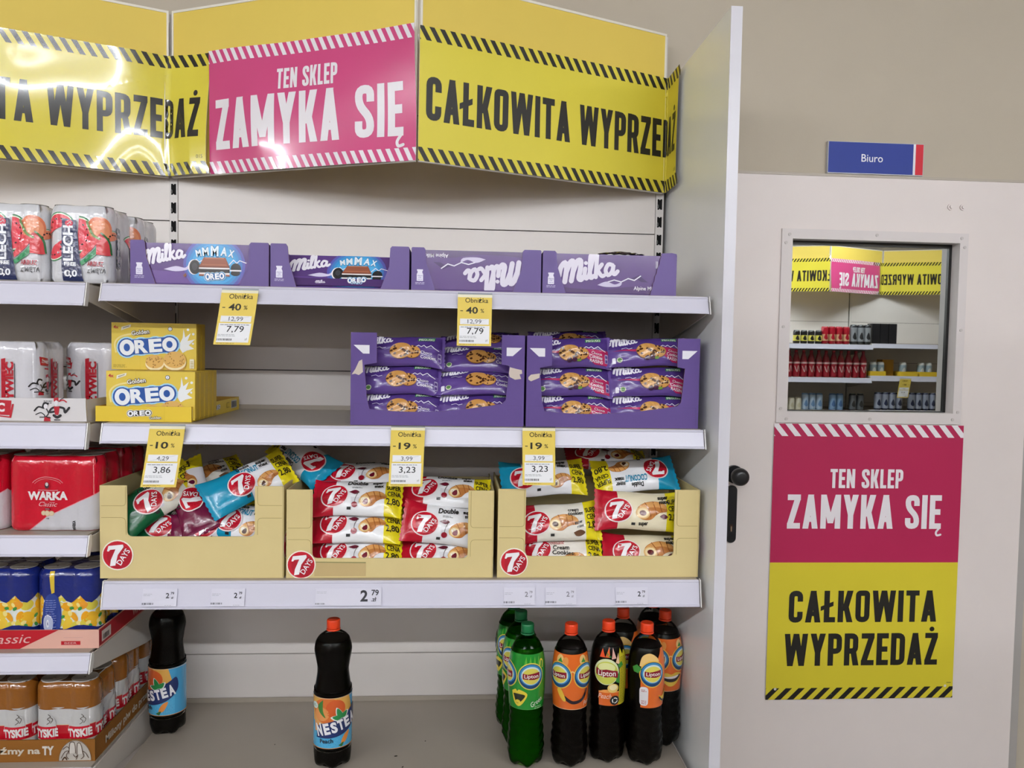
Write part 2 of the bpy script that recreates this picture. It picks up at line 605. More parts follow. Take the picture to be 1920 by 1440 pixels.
# raised window frame with rivets
mb = MB()
fx0, fx1, fz0, fz1 = 1.685 - dx, 2.241 - dx, 1.353, 1.909
fo = [(fx0, fz0), (fx1, fz0), (fx1, fz1), (fx0, fz1)]
fi = [(ox0 + .005, oz0 + .005), (ox1 - .005, oz0 + .005), (ox1 - .005, oz1 - .006), (ox0 + .005, oz1 - .006)]
fm = ('#d9d1cf', 'metal')
yo = -.006
for i in range(4):
    j = (i + 1) % 4
    A_, B_, C_, D_ = fo[i], fo[j], fi[j], fi[i]
    for (p, q, r_, s_), (ya, yb, yc, yd) in (((A_, B_, C_, D_), (yo, yo, yo, yo)), ((A_, B_, B_, A_), (.002, .002, yo, yo)), ((D_, C_, C_, D_), (yo, yo, .036, .036))):
        mb.face([(p[0], ya, p[1]), (q[0], yb, q[1]), (r_[0], yc, r_[1]), (s_[0], yd, s_[1])], fm)
for px, pz in ((.022, .016), (.28, .012), (.535, .014), (.012, .04), (.545, .04), (.012, .28), (.544, .28), (.012, .515), (.545, .52), (.03, .545), (.28, .543), (.53, .542)):
    a = (fx0 + px, fz1 - pz)
    mb.tube([(a[0], yo + .001, a[1]), (a[0], yo - .002, a[1])], .0045, ('#c6bebb', 'metal'), 10)
mb.build('window_frame', door)
gx0, gx1, gz0, gz1 = ox0 + .005, ox1 - .005, oz0 + .005, oz1 - .006
mb = MB().box(gx0, gx1, .0365, .042, gz0, gz1, MIRROR)
pane = mb.build('pane', door)
pane['label'] = 'mirrored glass pane reflecting the opposite shelves'
mb = MB()
gk = ('#141414', 'plastic')
mb.box(gx0, gx1, .031, .0362, gz1 - .011, gz1, gk).box(gx1 - .008, gx1, .031, .0362, gz0, gz1 - .011, gk)
mb.box(gx0, gx0 + .002, .031, .0362, gz0, gz1 - .011, gk).box(gx0 + .002, gx1 - .008, .031, .0362, gz0, gz0 + .003, gk)
mb.build('gasket', door)
# black knob over a long lock plate
bk = ('#17171a', 'plastic')
mb = MB()
kx, kz = 1.566 - dx, 1.202
mb.tube([(kx, 0, kz), (kx, -.012, kz)], .026, bk, 24).tube([(kx, -.012, kz), (kx, -.04, kz)], .012, bk, 16)
prof = [(0.0, -.072), (.012, -.073), (.02, -.070), (.0245, -.062), (.0255, -.052), (.023, -.043), (.012, -.038)]
P = [[(kx + r_ * cos(2 * pi * i / 28), y_, kz + r_ * sin(2 * pi * i / 28)) for (r_, y_) in prof] for i in range(28)]
mb.grid(P, 28, len(prof), bk, True, True)
mb.build('door_knob', door)
mb = MB()
px = 1.562 - dx
pl = ell(px, 1.155, .0145, .0145, 12, 0, pi) + ell(px, 1.017, .0145, .0145, 12, pi, 2 * pi)
mb.prism(pl, front(-.008), .008, bk)
kh = Art('gloss')
kh.ellipse(px, 1.052, .0055, .0055, '#3a2a22', 1)
kh.rect(px - .0025, 1.036, px + .0025, 1.052, '#5a4030', 1)
kh.rect(px - .001, 1.036, px + .001, 1.05, '#9a8a74', 2)
mb.art(kh, front(-.008))
mb.build('lock_plate', door)
mb = MB()
mb.box(2.4445, 2.472, .478, .494, 0, 2.07, ('#a9a4a0', 'metal')).box(1.50, 2.4445, .482, .494, 2.0645, 2.072, ('#b3a99c', 'metal'))
struct(mb.build('trim_1'))

# office sign above the door
sg = MB()
sg.box(1.8195, 2.1055, .4815, .4945, 2.0735, 2.165, ('#b9b9bd', 'plastic'))
a = Art('paper')
a.rect(1.821, 2.076, 2.074, 2.1635, '#2c3f92', 1)
a.rect(2.074, 2.076, 2.081, 2.1635, '#e9e9ee', 1)
a.rect(2.081, 2.076, 2.104, 2.1635, '#d02838', 1)
a.text('Biuro', 1.951, 2.109, .0215, '#f2f2f6', w=.064, bold=.005, L=2)
sg.art(a, front(.4815))
tag(sg.build('office_sign'), 'small blue door sign reading Biuro with a red end stripe', 'sign')

# closing-down poster on the door
def poster_F(u, v, o):
    w = .0012 * sin(u * 13) * max(0, (.62 - v)) * 6
    return (u, .4665 - o - .0008 - abs(w), v)
mb = MB()
n, mm = 20, 26
for yo_, flip in ((0, False), (-.0006 / .0003 * .0003, True)):
    P = [[poster_F(1.681 + .571 * i / n, .537 + .813 * j / mm, yo_) for j in range(mm + 1)] for i in range(n + 1)]
    mb.grid(P, n + 1, mm + 1, '#e8e6e2', True, False, flip)
a = Art('paper')
a.rect(1.681, .944, 2.252, 1.35, '#ae1f4e', 1)
a.rect(1.681, .537, 2.252, .944, '#d8c832', 1)
stripes(a, 1.681, 2.252, 1.314, 1.35, .0385, .030, '#ece6ea', 2)
stripes(a, 1.681, 2.252, .537, .571, .0385, -.034, '#1c1a16', 2)
cond_text(a, 'TEN SKLEP', 1.853, 2.073, 1.1635, .056, '#ece6ea')
cond_text(a, 'ZAMYKA SIĘ', 1.728, 2.194, 1.044, .1, '#ece6ea')
cond_text(a, 'CAŁKOWITA', 1.742, 2.192, .7665, .094, '#1c1a16')
cond_text(a, 'WYPRZEDAŻ', 1.733, 2.200, .637, .096, '#1c1a16')
a.ellipse(1.709, .569, .004, .004, '#d8d4cc', 3, 10)
a.ellipse(2.228, .573, .004, .004, '#d8d4cc', 3, 10)
a.rect(2.232, .5815, 2.246, .5835, '#6b6420', 2)
mb.art(a, poster_F, .05)
tag(mb.build('closing_poster'), 'tall pink and yellow closing-down poster taped to the office door', 'poster')

# ------------------------------------------------------------------ shelving
def bracket_mb(x, th, ztop, front_h, back_h, M):
    pts = [(.018, ztop), (.43, ztop), (.43, ztop - back_h), (.30, ztop - back_h * .86), (.022, ztop - front_h), (.018, ztop - front_h + .004)]
    return MB().prism(pts, lambda u, v, o: (x - o, u, v), th, M)
def shelving(name, label, loc, rotz, shelves, slots=True, left_up=True, right_up=True, group=None):
    t = thing(name, label, 'shelving', loc, (0, 0, rotz), group)
    bp = (BACKP, 'metal')
    zs = [.10, .30, .695, 1.087, 1.482, 1.878, 2.18, 2.40]
    for i in range(len(zs) - 1):
        MB().box(.0135, W - (.0195 if right_up else .0092), .4445, .454, zs[i] + .0015, zs[i + 1] - .0015, bp).build('back_panel', t)
    MB().box(.0, W, .4548, .470, .1, 2.40, ('#3a3836', 'metal')).build('backing', t)
    for ok, x0, x1 in ((left_up, -.008, .0125), (right_up, W - .0185, W + .0035)):
        if not ok:
            continue
        mb = MB().box(x0, x1, .442, .4544, 0, 2.42, ('#d6d1cd', 'metal'))
        if slots:
            a = Art('dull')
            c = (x0 + x1) / 2
            for k in range(34):
                z = 1.961 - .0492 * k
                if z < .3: break
                h = .0145
                a.poly([(c - .0065, z - h), (c - .002, z - h), (c, z - h + .003), (c + .002, z - h), (c + .0065, z - h), (c + .0065, z + h), (c + .002, z + h), (c, z + h - .003), (c - .002, z + h), (c - .0065, z + h)], '#0a0a0a', 1)
                a.ellipse(c - .005, z - .006, .0022, .006, '#6a6866', 2, 10)
            mb.art(a, front(.442))
        mb.build('upright', t)
    MB().box(.004, W - .004, .03, .44, 0, .1, ('#8f8b88', 'metal')).build('plinth', t)
    for (z, rz0, x0, x1, y0) in shelves:
        sm = (SHELF, 'metal')
        mb = MB()
        mb.box(x0 + .004, x1 - .004, y0 + .016, .4415, z - .004, z, sm)
        mb.box(x0 + .004, x1 - .004, y0 + .016, y0 + .019, z - .034, z - .004, sm)
        mb.box(x0 + .02, x1 - .02, .20, .215, z - .022, z - .004, sm)
        mb.box(x0 + .004, x1 - .004, .436, .4415, z, z + .012, sm)
        sh = mb.build('shelf', t)
        # sloping price rail: lip, face and foot in profile
        zt = z - .001
        pr = [(y0 + .013, zt), (y0 + .0095, zt - .004), (y0 + .0105, zt - .0055), (y0 + .0015, rz0 + .005), (y0 - .002, rz0 + .0045), (y0 - .002, rz0), (y0 + .003, rz0), (y0 + .0155, zt - .008), (y0 + .0155, zt)]
        rm = (RAIL, 'plastic')
        P = [[(x, yy, zz) for (yy, zz) in pr + pr[:1]] for x in (x0, x1)]
        mb = MB().grid(P, 2, len(pr) + 1, rm, False)
        mb.face([(x0, yy, zz) for yy, zz in pr], rm).face([(x1, yy, zz) for yy, zz in pr][::-1], rm)
        for xe in (x0 - .0022, x1):
            e = [(y0 + .02, zt + .001), (y0 + .010, zt + .001), (y0 - .0025, rz0 - .001), (y0 + .012, rz0 - .001), (y0 + .02, zt - .02)]
            mb.prism(e, lambda u, v, o, xe=xe: (xe + .0022 - o * 1.0, u, v), .0022, ('#e9e7e4', 'plastic'))
        mb.build('price_rail', sh)
        bm_ = ('#cfc8c0', 'metal')
        bracket_mb(x0 + .0035, .003, z - .0045, .036, .10, bm_).build('bracket', sh)
        bracket_mb(x1 - .0005, .003, z - .0045, .036, .10, bm_).build('bracket', sh)
    return t
S1, S2, S3, S4 = 1.677, 1.3755, 1.0305, .5625
L1, L2, L3, L4, L5 = 1.6765, 1.3755, 1.132, .873, .617
shelving('shelving_bay', 'white shelving bay holding chocolate, biscuits, croissants and iced tea', (0, 0, 0), 0,
         [(S1, 1.6375, .004, 1.328, 0), (S2, 1.333, .004, 1.326, 0), (S3, .9715, .004, 1.326, 0), (S4, .512, .004, 1.326, -.01)])
shelving('shelving_bay', 'white shelving bay at the picture edge stacked with beer cans', (-W, 0, 0), 0,
         [(L1, 1.6265, .004, W - .027, -.004), (L2, 1.3205, .004, W - .027, -.004), (L3, 1.0885, .004, W - .025, -.004), (L4, .8325, .004, W - .022, -.004), (L5, .567, .004, W - .02, -.004)], right_up=False)

mb = MB().box(1.3445, 1.369, -.04, .488, .0, 2.2975, ('#f3f4f4', 'plastic'))
mb.box(1.3440, 1.3695, -.0415, -.04, .0, 2.298, ('#d3d1d8', 'plastic'))
tag(mb.build('end_panel'), 'tall white end panel closing the shelving beside the office door', 'panel')

# header boards standing out in a zigzag above the shelves, and the banners taped along them
HB = [(-W / 2, .145), (0.0, .428), (.664, .145), (1.33, .428)]
def header(a, b, label, z=1.99):
    d = Vector((b[0] - a[0], b[1] - a[1], 0))
    ln = d.length
    t = thing('header_board', label, 'header board', (a[0], a[1], z), (0, 0, atan2(d.y, d.x)))
    MB().box(.010, ln - .010, 0, .006, .004, .425, ('#e2c75c', 'paper')).build('board', t)
    ed = ('#e9e4d8', 'plastic')
    mb = MB().box(.010, ln - .010, -.0015, .0075, .425, .431, ed).box(.010, ln - .010, -.0015, .0075, -.002, .004, ed)
    mb.box(.005, .010, -.0015, .0075, -.002, .431, ed).box(ln - .010, ln - .005, -.0015, .0075, -.002, .431, ed)
    mb.build('edge_strip', t)
    return t
LHB = Vector((.664, .283)).length
header(HB[0], HB[1], 'amber header board at the picture edge above the beer shelves')
header(HB[1], HB[2], 'amber header board in the middle, carrying the pink banner')
header(HB[2], HB[3], 'amber header board slanting back beside the tall end panel')

def path_F(pts, z0, gap, wave, seed, r=.012):
    """surface along a folded plan line, waved like a film pocket"""
    segs = []
    s0 = 0
    for i in range(len(pts) - 1):
        a, b = Vector(pts[i]), Vector(pts[i + 1])
        segs.append((s0, (b - a).length, a, (b - a).normalized()))
        s0 += (b - a).length
    tot = s0
    rg = random.Random(seed)
    ph = [rg.uniform(0, 6.28) for _ in range(6)]
    def at(s):
        for s0_, l, a, d in segs:
            if s <= s0_ + l + 1e-9:
                break
        p = a + d * (s - s0_)
        return p, Vector((d.y, -d.x))
    def F(u, v, o):
        p1, n1 = at(max(0, u - r)); p2, n2 = at(min(tot, u + r)); p0, n0 = at(min(max(u, 0), tot))
        n = (n1 + n2 + n0).normalized()
        p = (p1 + p2 + p0) / 3 if (n1 - n2).length > .01 else p0
        k = 0
        for s0_, l, a, d in segs[1:]:
            k = max(k, 1 - abs(u - s0_) / .08)
        wv = (sin(u * 11 + v * 9 + ph[0]) + .7 * sin(u * 5.3 - v * 16 + ph[1]) + .45 * sin(u * 23 + v * 7 + ph[2])) * wave * (1 - max(0, k))
        q = p + n * (gap + o + wave * 1.6 + wv)
        return (q.x, q.y, z0 + v)
    return F, tot
BH = .311
def banner(name, label, pts, s0, s1, draw, wave, seed, z0=1.9895, gap=.003, fin='sleeve'):
    F, tot = path_F(pts, z0, gap, wave, seed)
    mb = MB()
    n, m2 = 150, 22
    for o, fl in ((0, False), (-.0008, True)):
        P = [[F(s0 + (s1 - s0) * i / n, BH * j / m2, o) for j in range(m2 + 1)] for i in range(n + 1)]
        mb.grid(P, n + 1, m2 + 1, ('#efeadf', fin), True, False, fl)
    a = Art(fin, clip=(s0, 0, s1, BH))
    draw(a)
    mb.art(a, F, .014)
    return tag(mb.build(name), label, 'banner')
YB, BLK, PINK, WHT = '#dfd046', '#262420', '#cf4a80', '#f0ebf0'
def draw_yellow(s0, flip=False):
    def f(a):
        a.rect(s0, 0, s0 + .86, BH, YB, 1)
        stripes(a, s0, s0 + .86, BH - .032, BH, .0262, .020, BLK)
        stripes(a, s0, s0 + .86, 0, .032, .0262, .020, BLK)
        cond_text(a, 'CAŁKOWITA', s0 + .018, s0 + .412, .096, .102, BLK)
        cond_text(a, 'WYPRZEDAŻ', s0 + .441, s0 + .828, .096, .102, BLK)
        a.text('015', s0 + .832, .040, .009, '#55501e', L=2)
    return f
def draw_pink(s0, s1):
    def f(a):
        a.rect(s0, 0, s1, BH, PINK, 1)
        stripes(a, s0, s1, BH - .032, BH, .0232, .016, WHT)
        stripes(a, s0, s1, 0, .031, .0232, .016, WHT)
        cond_text(a, 'TEN SKLEP', s0 + .21, s0 + .381, .1955, .050, WHT)
        cond_text(a, 'ZAMYKA SIĘ', s0 + .022, s0 + .556, .060, .125, WHT)
    return f
banner('sale_banner', 'yellow sale banner at the picture edge, folded over the inner corner above the beer', [HB[0], HB[1], HB[2]], 0.0, .724 + .127, draw_yellow(.0), .0058, 6)
banner('sale_banner', 'pink closing banner with white lettering on the middle header board', [HB[1], HB[2]], .131, .7205, draw_pink(.131, .7205), .0042, 9)
banner('sale_banner', 'yellow sale banner ending folded onto the white end panel', [HB[2], (1.337, .431), (1.337, .30)], .002, .724 + .121, draw_yellow(.002), .0012, 5, fin='print')

# ------------------------------------------------------------------ price tags on the rails
def price_tag(loc, rotz, tilt, w, h, label, pct, old, new, bend=.0, skew=0):
    t = thing('price_tag', label, 'price tag', loc, (tilt, 0, rotz))
    def F(u, v, o):
        k = -v / h
        return (u + skew * k, -.0022 - o - bend * (k * k - .25 * k), v)
    mb = MB()
    for o, fl in ((0, True), (-.0006, False)):
        P = [[F(w * (i / 4 - .5), -h * j / 10, o) for j in range(11)] for i in range(5)]
        mb.grid(P, 5, 11, '#e8cc5e', True, False, fl)
    a = Art('paper')
    a.rect(-w / 2, -h, w / 2, -.006, '#e8cc5e', 1)
    a.rect(-w / 2, -.006, w / 2, 0, '#efe9cc', 1)
    tx = '#2a2618'
    a.text('Obniżka', .004, -h * .155, .0100, tx, bold=.004, w=.050)
    a.rect(-w * .42, -h * .325, -w * .34, -h * .311, tx, 2)
    a.text(pct, -.006, -h * .365, .0135, tx, bold=.022, w=.026)
    a.text('%', .0165, -h * .350, .0085, tx, bold=.006)
    a.rect(-w * .42, -h * .582, w * .42, -h * .47, '#f0f0f2', 2)
    a.text(old, 0, -h * .562, .0088, '#4a4a4c', L=3, w=.0048 * len(old) + .006)
    a.poly([(-w * .35, -h * .568), (-w * .35, -h * .574), (w * .35, -h * .486), (w * .35, -h * .480)], '#d2d2d6', 3)
    a.rect(-w * .44, -h * .955, w * .44, -h * .605, '#f0f0f2', 2)
    a.lines(-w * .40, -h * .640, w * .8, 1, .003, .0014, '#808084', 3, 5)
    a.text(new, .002, -h * .765, .0128, '#1c1c1e', L=3, bold=.004, w=.036)
    a.lines(-w * .42, -h * .82, w * .5, 2, .0028, .0009, '#98989c', 3, 9)
    a.bars(-w * .43, -h * .925, .032, .0045, '#2c2c2e', 3, 4)
    a.text('zł', w * .36, -h * .915, .0055, '#9a968c', L=3)
    a.lines(-w * .44, -h * .978, w * .5, 1, .003, .0008, '#6a5c20', 2, 3)
    mb.art(a, F, .02)
    mb.build('tag_sheet', t)
    # clear strip that grips the rail
    MB().box(-w / 2, w / 2, -.0018, -.0006, -.012, .004, CLEAR_PET).build('clip_strip', t)
    return t
price_tag((.300, -.0035, 1.666), 0, .0, .077, .117, 'leaning yellow tag priced 7,79 below the first chocolate tray', '40', '12,99', '7,79', .010, -.016)
price_tag((.803, -.0035, 1.668), 0, .0, .075, .112, 'upright yellow tag priced 7,79 below the upside-down chocolate bar', '40', '12,99', '7,79', .008, -.001)
price_tag((.148, -.0035, 1.372), 0, .0, .074, .131, 'leaning yellow tag priced 3,86 below the golden biscuit tray', '10', '4,29', '3,86', .008, -.018)
price_tag((.661, -.0035, 1.3745), 0, .0, .074, .129, 'yellow tag priced 3,23 hanging above the middle croissant box', '19', '3,99', '3,23', .008, -.004)
price_tag((.949, -.0035, 1.3765), 0, .0, .073, .126, 'yellow tag priced 3,23 hanging above the croissant box by the end panel', '19', '3,99', '3,23', .008, .002)

def rail_label(x0, x1, label, zl, small=True, faint=False):
    # white paper strip lying in the rail, following its slope
    tl = atan2(.0093, .046)
    t = thing('shelf_label', label, 'shelf label', (x0, -.0006, .9775), (-tl, 0, 0))
    w = x1 - x0
    mb = MB().box(0, w, -.0012, -.0004, 0, .038, ('#d6d4e1', 'paper'))
    a = Art('paper')
    ink = '#85838c' if faint else '#2a2a30'
    if small:
        a.text('2', w * .73, .018, .0105, ink, bold=.02)
        a.text('79', w * .73 + .010, .0255, .0052, ink, bold=.015)
        a.text('zł', w * .73 + .010, .0165, .0048, ink, bold=.012)
        a.lines(.002, .026, .018, 2, .003, .0008, '#a2a2aa', 1, 2)
        a.bars(.0, .004, .024, .004, '#55555c', 1, 7)
        a.lines(w * .66, .002, .014, 1, .003, .0008, '#a2a2aa', 1, 4)
    else:
        a.text('2', w - .038, .010, .0225, ink, bold=.03)
        a.text('79', w - .014, .0225, .0115, ink, bold=.02)
        a.text('.zł', w - .0165, .0095, .009, ink, bold=.015)
        a.lines(.002, .030, .022, 2, .003, .0008, '#b5b5bc', 1, 2)
        a.bars(.0, .003, .022, .003, '#77777e', 1, 7)
    mb.art(a, front(-.0012))
    mb.build('label_strip', t)
rail_label(.091, .164, 'white rail label priced 2,79 under the first croissant box, nearest the beer', 0)
rail_label(.237, .309, 'white rail label priced 2,79 under the far end of the first croissant box', 0)
rail_label(.462, .606, 'wide rail label with a large 2,79 under the middle croissant box', 0, small=False)
rail_label(.878, .948, 'faint rail label priced 2 above the green tea bottles', 0, faint=True)
rail_label(.972, .1 + .942, 'faint rail label priced 2,79 above the lone peach tea bottle', 0, faint=True)
rail_label(1.132, 1.206, 'rail label priced 2,79 closest to the white end panel', 0)
# ------------------------------------------------------------------ printed motifs
def ribbon(a, pts, w, col, L, k, ox, oy, slant=0, n=4):
    a.stroke([(ox + (x + slant * y) * k, oy + y * k) for x, y in smooth(pts, n)], w * k, col, L)
def choco_word(a, x, y, k, col, L=3, rot=.12, w=.17):
    """flowing brush word; k = height of the capital"""
    a.at(x, y, 1, rot)
    def r(p, ww=w):
        ribbon(a, p, ww, col, L, k, 0, 0, .18)
    r([(-.12, .30), (-.04, .68), (.14, .86), (.22, .60), (.16, .02)])
    r([(.20, .40), (.38, .84), (.52, .86), (.54, .55), (.46, .02)])
    r([(.52, .40), (.70, .84), (.86, .84), (.86, .50), (.80, .12), (.90, .02), (1.0, .12)])
    r([(1.08, .48), (1.06, .15), (1.15, .04), (1.24, .12)], w * .85)
    a.ellipse((1.10 + .18 * .72) * k, .72 * k, .09 * k, .09 * k, col, L, 10)
    r([(1.26, .12), (1.40, .80), (1.42, 1.04), (1.30, .98), (1.30, .3), (1.36, .04), (1.48, .10)], w * .85)
    r([(1.60, 1.0), (1.58, .04)], w * .85)
    r([(1.62, .30), (1.84, .56)], w * .8)
    r([(1.66, .32), (1.84, .06), (1.96, .06)], w * .8)
    r([(2.34, .46), (2.14, .52), (2.02, .28), (2.14, .05), (2.32, .18), (2.38, .48), (2.36, .14), (2.46, .05), (2.58, .16)], w * .8)
    a.T = None
def peaks(a, pts, col, L, w):
    a.stroke(pts, w, col, L)
def cookie(a, cx, cy, r, L=3, seed=1, ry=.9):
    rg = random.Random(seed)
    a.ellipse(cx, cy - r * .05, r * 1.03, r * ry * 1.03, '#8a5a2c', L)
    a.ellipse(cx, cy, r, r * ry, '#c9924e', L + 1)
    a.ellipse(cx - r * .1, cy + r * .14, r * .8, r * ry * .72, '#d6a45e', L + 1)
    for i in range(13):
        an, d = rg.uniform(0, 6.28), r * sqrt(rg.uniform(.02, .75))
        s_ = r * rg.uniform(.08, .15)
        a.ellipse(cx + d * cos(an), cy + d * sin(an) * ry, s_ * 1.25, s_, '#4a2a18', L + 2, 8, rg.uniform(0, 3))
def croissant(a, cx, cy, k, fill, cream=False, L=3, rot=0):
    a.at(cx, cy, k, rot)
    body = smooth([(-1.0, -.30), (-.85, .15), (-.35, .55), (.3, .75), (.95, .62), (1.25, .25), (1.2, 0), (.8, -.12), (.45, -.35), (.1, -.75), (-.5, -.85), (-.95, -.62)], 4)
    a.poly(body, '#b8763c', L)
    a.poly(smooth([(-.85, .1), (-.35, .5), (.3, .7), (.95, .58), (1.2, .22), (.6, .28), (0, .2), (-.5, 0)], 4), '#d59a58', L + 1)
    for p in ([(-.45, .5), (-.2, .1), (.05, -.5)], [(.15, .7), (.3, .2), (.45, -.3)], [(.62, .7), (.72, .3), (.85, -.08)]):
        a.stroke(smooth(p, 4), .07, '#94582a', L + 1)
    a.ellipse(-.52, -.33, .50, .48, '#e2b878', L + 1)
    a.ellipse(-.52, -.33, .40, .38, '#f0d9a8', L + 2)
    if cream:
        a.ellipse(-.60, -.22, .24, .20, '#f8f2e4', L + 2)
        a.poly(smooth([(-.62, -.3), (-.35, -.1), (-.25, -.35), (-.3, -.6), (-.55, -.66), (-.7, -.5), (-.62, -.3)], 4), fill, L + 3)
    else:
        a.ellipse(-.52, -.34, .24, .22, fill, L + 3)
    a.T = None
def seven(a, cx, cy, r, L=3, rot=0, ring='#f2e6e6', ry=1.0, red='#c0182c'):
    """round red badge: white 7 and slanting DAYS"""
    c, n = cos(rot), sin(rot)
    a.ellipse(cx, cy, r * 1.09, r * 1.09 * ry, ring, L, 28, rot)
    a.ellipse(cx, cy, r, r * ry, red, L + 1, 28, rot)
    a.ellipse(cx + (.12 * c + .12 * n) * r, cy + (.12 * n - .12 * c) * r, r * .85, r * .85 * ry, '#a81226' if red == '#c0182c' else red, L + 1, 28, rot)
    a.at(cx, cy, r, rot, r)
    a.poly([(-.72, .28), (-.62, .66), (.38, .76), (.42, .58), (.02, .02), (-.15, -.74), (-.52, -.80), (-.46, -.35), (-.14, .42), (-.50, .38), (-.60, .26)], '#f4f2f4', L + 2)
    a.text('DAYS', .56, -.22, .38, '#f4f2f4', w=1.24, bold=.015, rot=radians(58), L=L + 3)
    a.T = None
def outlined(a, t, x, y, h, w, col, edge, L, rot=0, bold=.02, eb=.06, shear=0, edge2=None, eb2=.1):
    if edge2:
        a.text(t, x, y, h, edge2, w=w * (1 + eb2 * .5), bold=bold + eb2, rot=rot, L=L - 1, shear=shear)
    a.text(t, x, y, h, edge, w=w * (1 + eb * .5), bold=bold + eb, rot=rot, L=L, shear=shear)
    a.text(t, x, y, h, col, w=w, bold=bold, rot=rot, L=L + 1, shear=shear)
def lobed_word(a, t, cx, cy, h, w, L=3, rot=.1, dark='#1c3f92', glow='#a8d4f0'):
    """heavy rounded capitals in a dark cloud with a pale glow (round letters drawn as rings)"""
    n = len(t)
    a.at(cx, cy, 1, rot)
    xs = [(i - (n - 1) / 2) * w / n for i in range(n)]
    hs = [h * (1.12 if i == 0 else (1.0 if i == n - 1 else .92)) for i in range(n)]
    for col, e, l in ((glow, .44, L), (dark, .26, L + 1)):
        for x, hh in zip(xs, hs):
            a.ellipse(x, 0, w / n * .5 + h * e * .6, hh / 2 + h * e * .6, col, l, 18)
        a.rect(xs[0], -h * .5 - h * e * .35, xs[-1], h * .5 + h * e * .3, col, l)
    for ch, x, hh in zip(t, xs, hs):
        if ch == 'O':
            a.ellipse(x, 0, w / n * .52, hh * .55, '#f2f4f8', L + 2, 22)
            a.ellipse(x, 0, w / n * .22, hh * .27, dark, L + 3, 16)
        else:
            a.text(ch, x, -hh / 2, hh, '#f2f4f8', w=w / n * .92, bold=.045, L=L + 2)
    a.T = None

# ------------------------------------------------------------------ soft pillow bags
def bag(parent, name, w, h, t, a, base, back, seed, fin='film', bend=0.0, droop=0.0, edge=.93, zones=None):
    rg = random.Random(seed)
    ph = [rg.uniform(0, 6.28) for _ in range(8)]
    def Hf(U):
        return .88 + .12 * abs(U) ** 3
    def TH(U, V):
        q = abs(U) / edge
        if q >= 1:
            return .0007 + .0004 * sin(U * 600)
        b = t / 2 * (1 - q ** 2.7) ** .6 * max(0, 1 - V * V) ** .55
        wr = (.0019 * sin(8 * V + ph[0] + 2 * U) + .0013 * sin(15 * V + ph[1])) * max(0, q - .35) * (1 - q) * 5
        wr += .0013 * sin(7 * U + 4 * V + ph[2]) * (1 - q) * (1 - V * V) + .0008 * sin(13 * U - 9 * V + ph[3]) * (1 - V * V)
        return max(.0007, b + wr * (1 - V * V) ** .5)
    def pos(U, V, s_, o=0):
        x = U * w / 2
        z = V * h / 2 * Hf(U) + droop * U * U + .0012 * sin(5 * U + ph[4])
        y = s_ * (TH(U, V) + o) + bend * U * U + .0015 * sin(3 * U + ph[5])
        return (x, y, z)
    def F(u, v, o):
        U, V = max(-1, min(1, 2 * u / w)), max(-1, min(1, 2 * v / h))
        return pos(U, V, -1, o)
    US = [-1, -.985, -.97, -.95, -.93] + [-.93 + 1.86 * (i / 30) for i in range(1, 30)] + [.93, .95, .97, .985, 1]
    VS = [sin(pi / 2 * (-1 + 2 * j / 20)) for j in range(21)]
    mb = MB()
    for s_, M, fl in ((-1, base, False), (1, back, True)):
        P = []
        for U in US:
            row = []
            for j, V in enumerate(VS):
                p = pos(U, V, s_)
                if abs(U) == 1:
                    p = (p[0] + (.0014 if j % 2 else -.0014) * (1 if U > 0 else -1), p[1], p[2])
                row.append(p)
            P.append(row)
        f0 = len(mb.f)
        mb.grid(P, len(US), len(VS), (M, fin), True, False, not fl)
        if zones:                     # printed colour of each stretch of the film
            per = len(VS) - 1
            for i in range(len(US) - 1):
                xm = (US[i] + US[i + 1]) / 2 * w / 2
                k = mb.m(([c for lim, c in zones if xm < lim][0], fin))
                for j in range(per):
                    mb.mi[f0 + i * per + j] = k
    mb.art(a, F, .0095)
    return mb.build(name, parent)

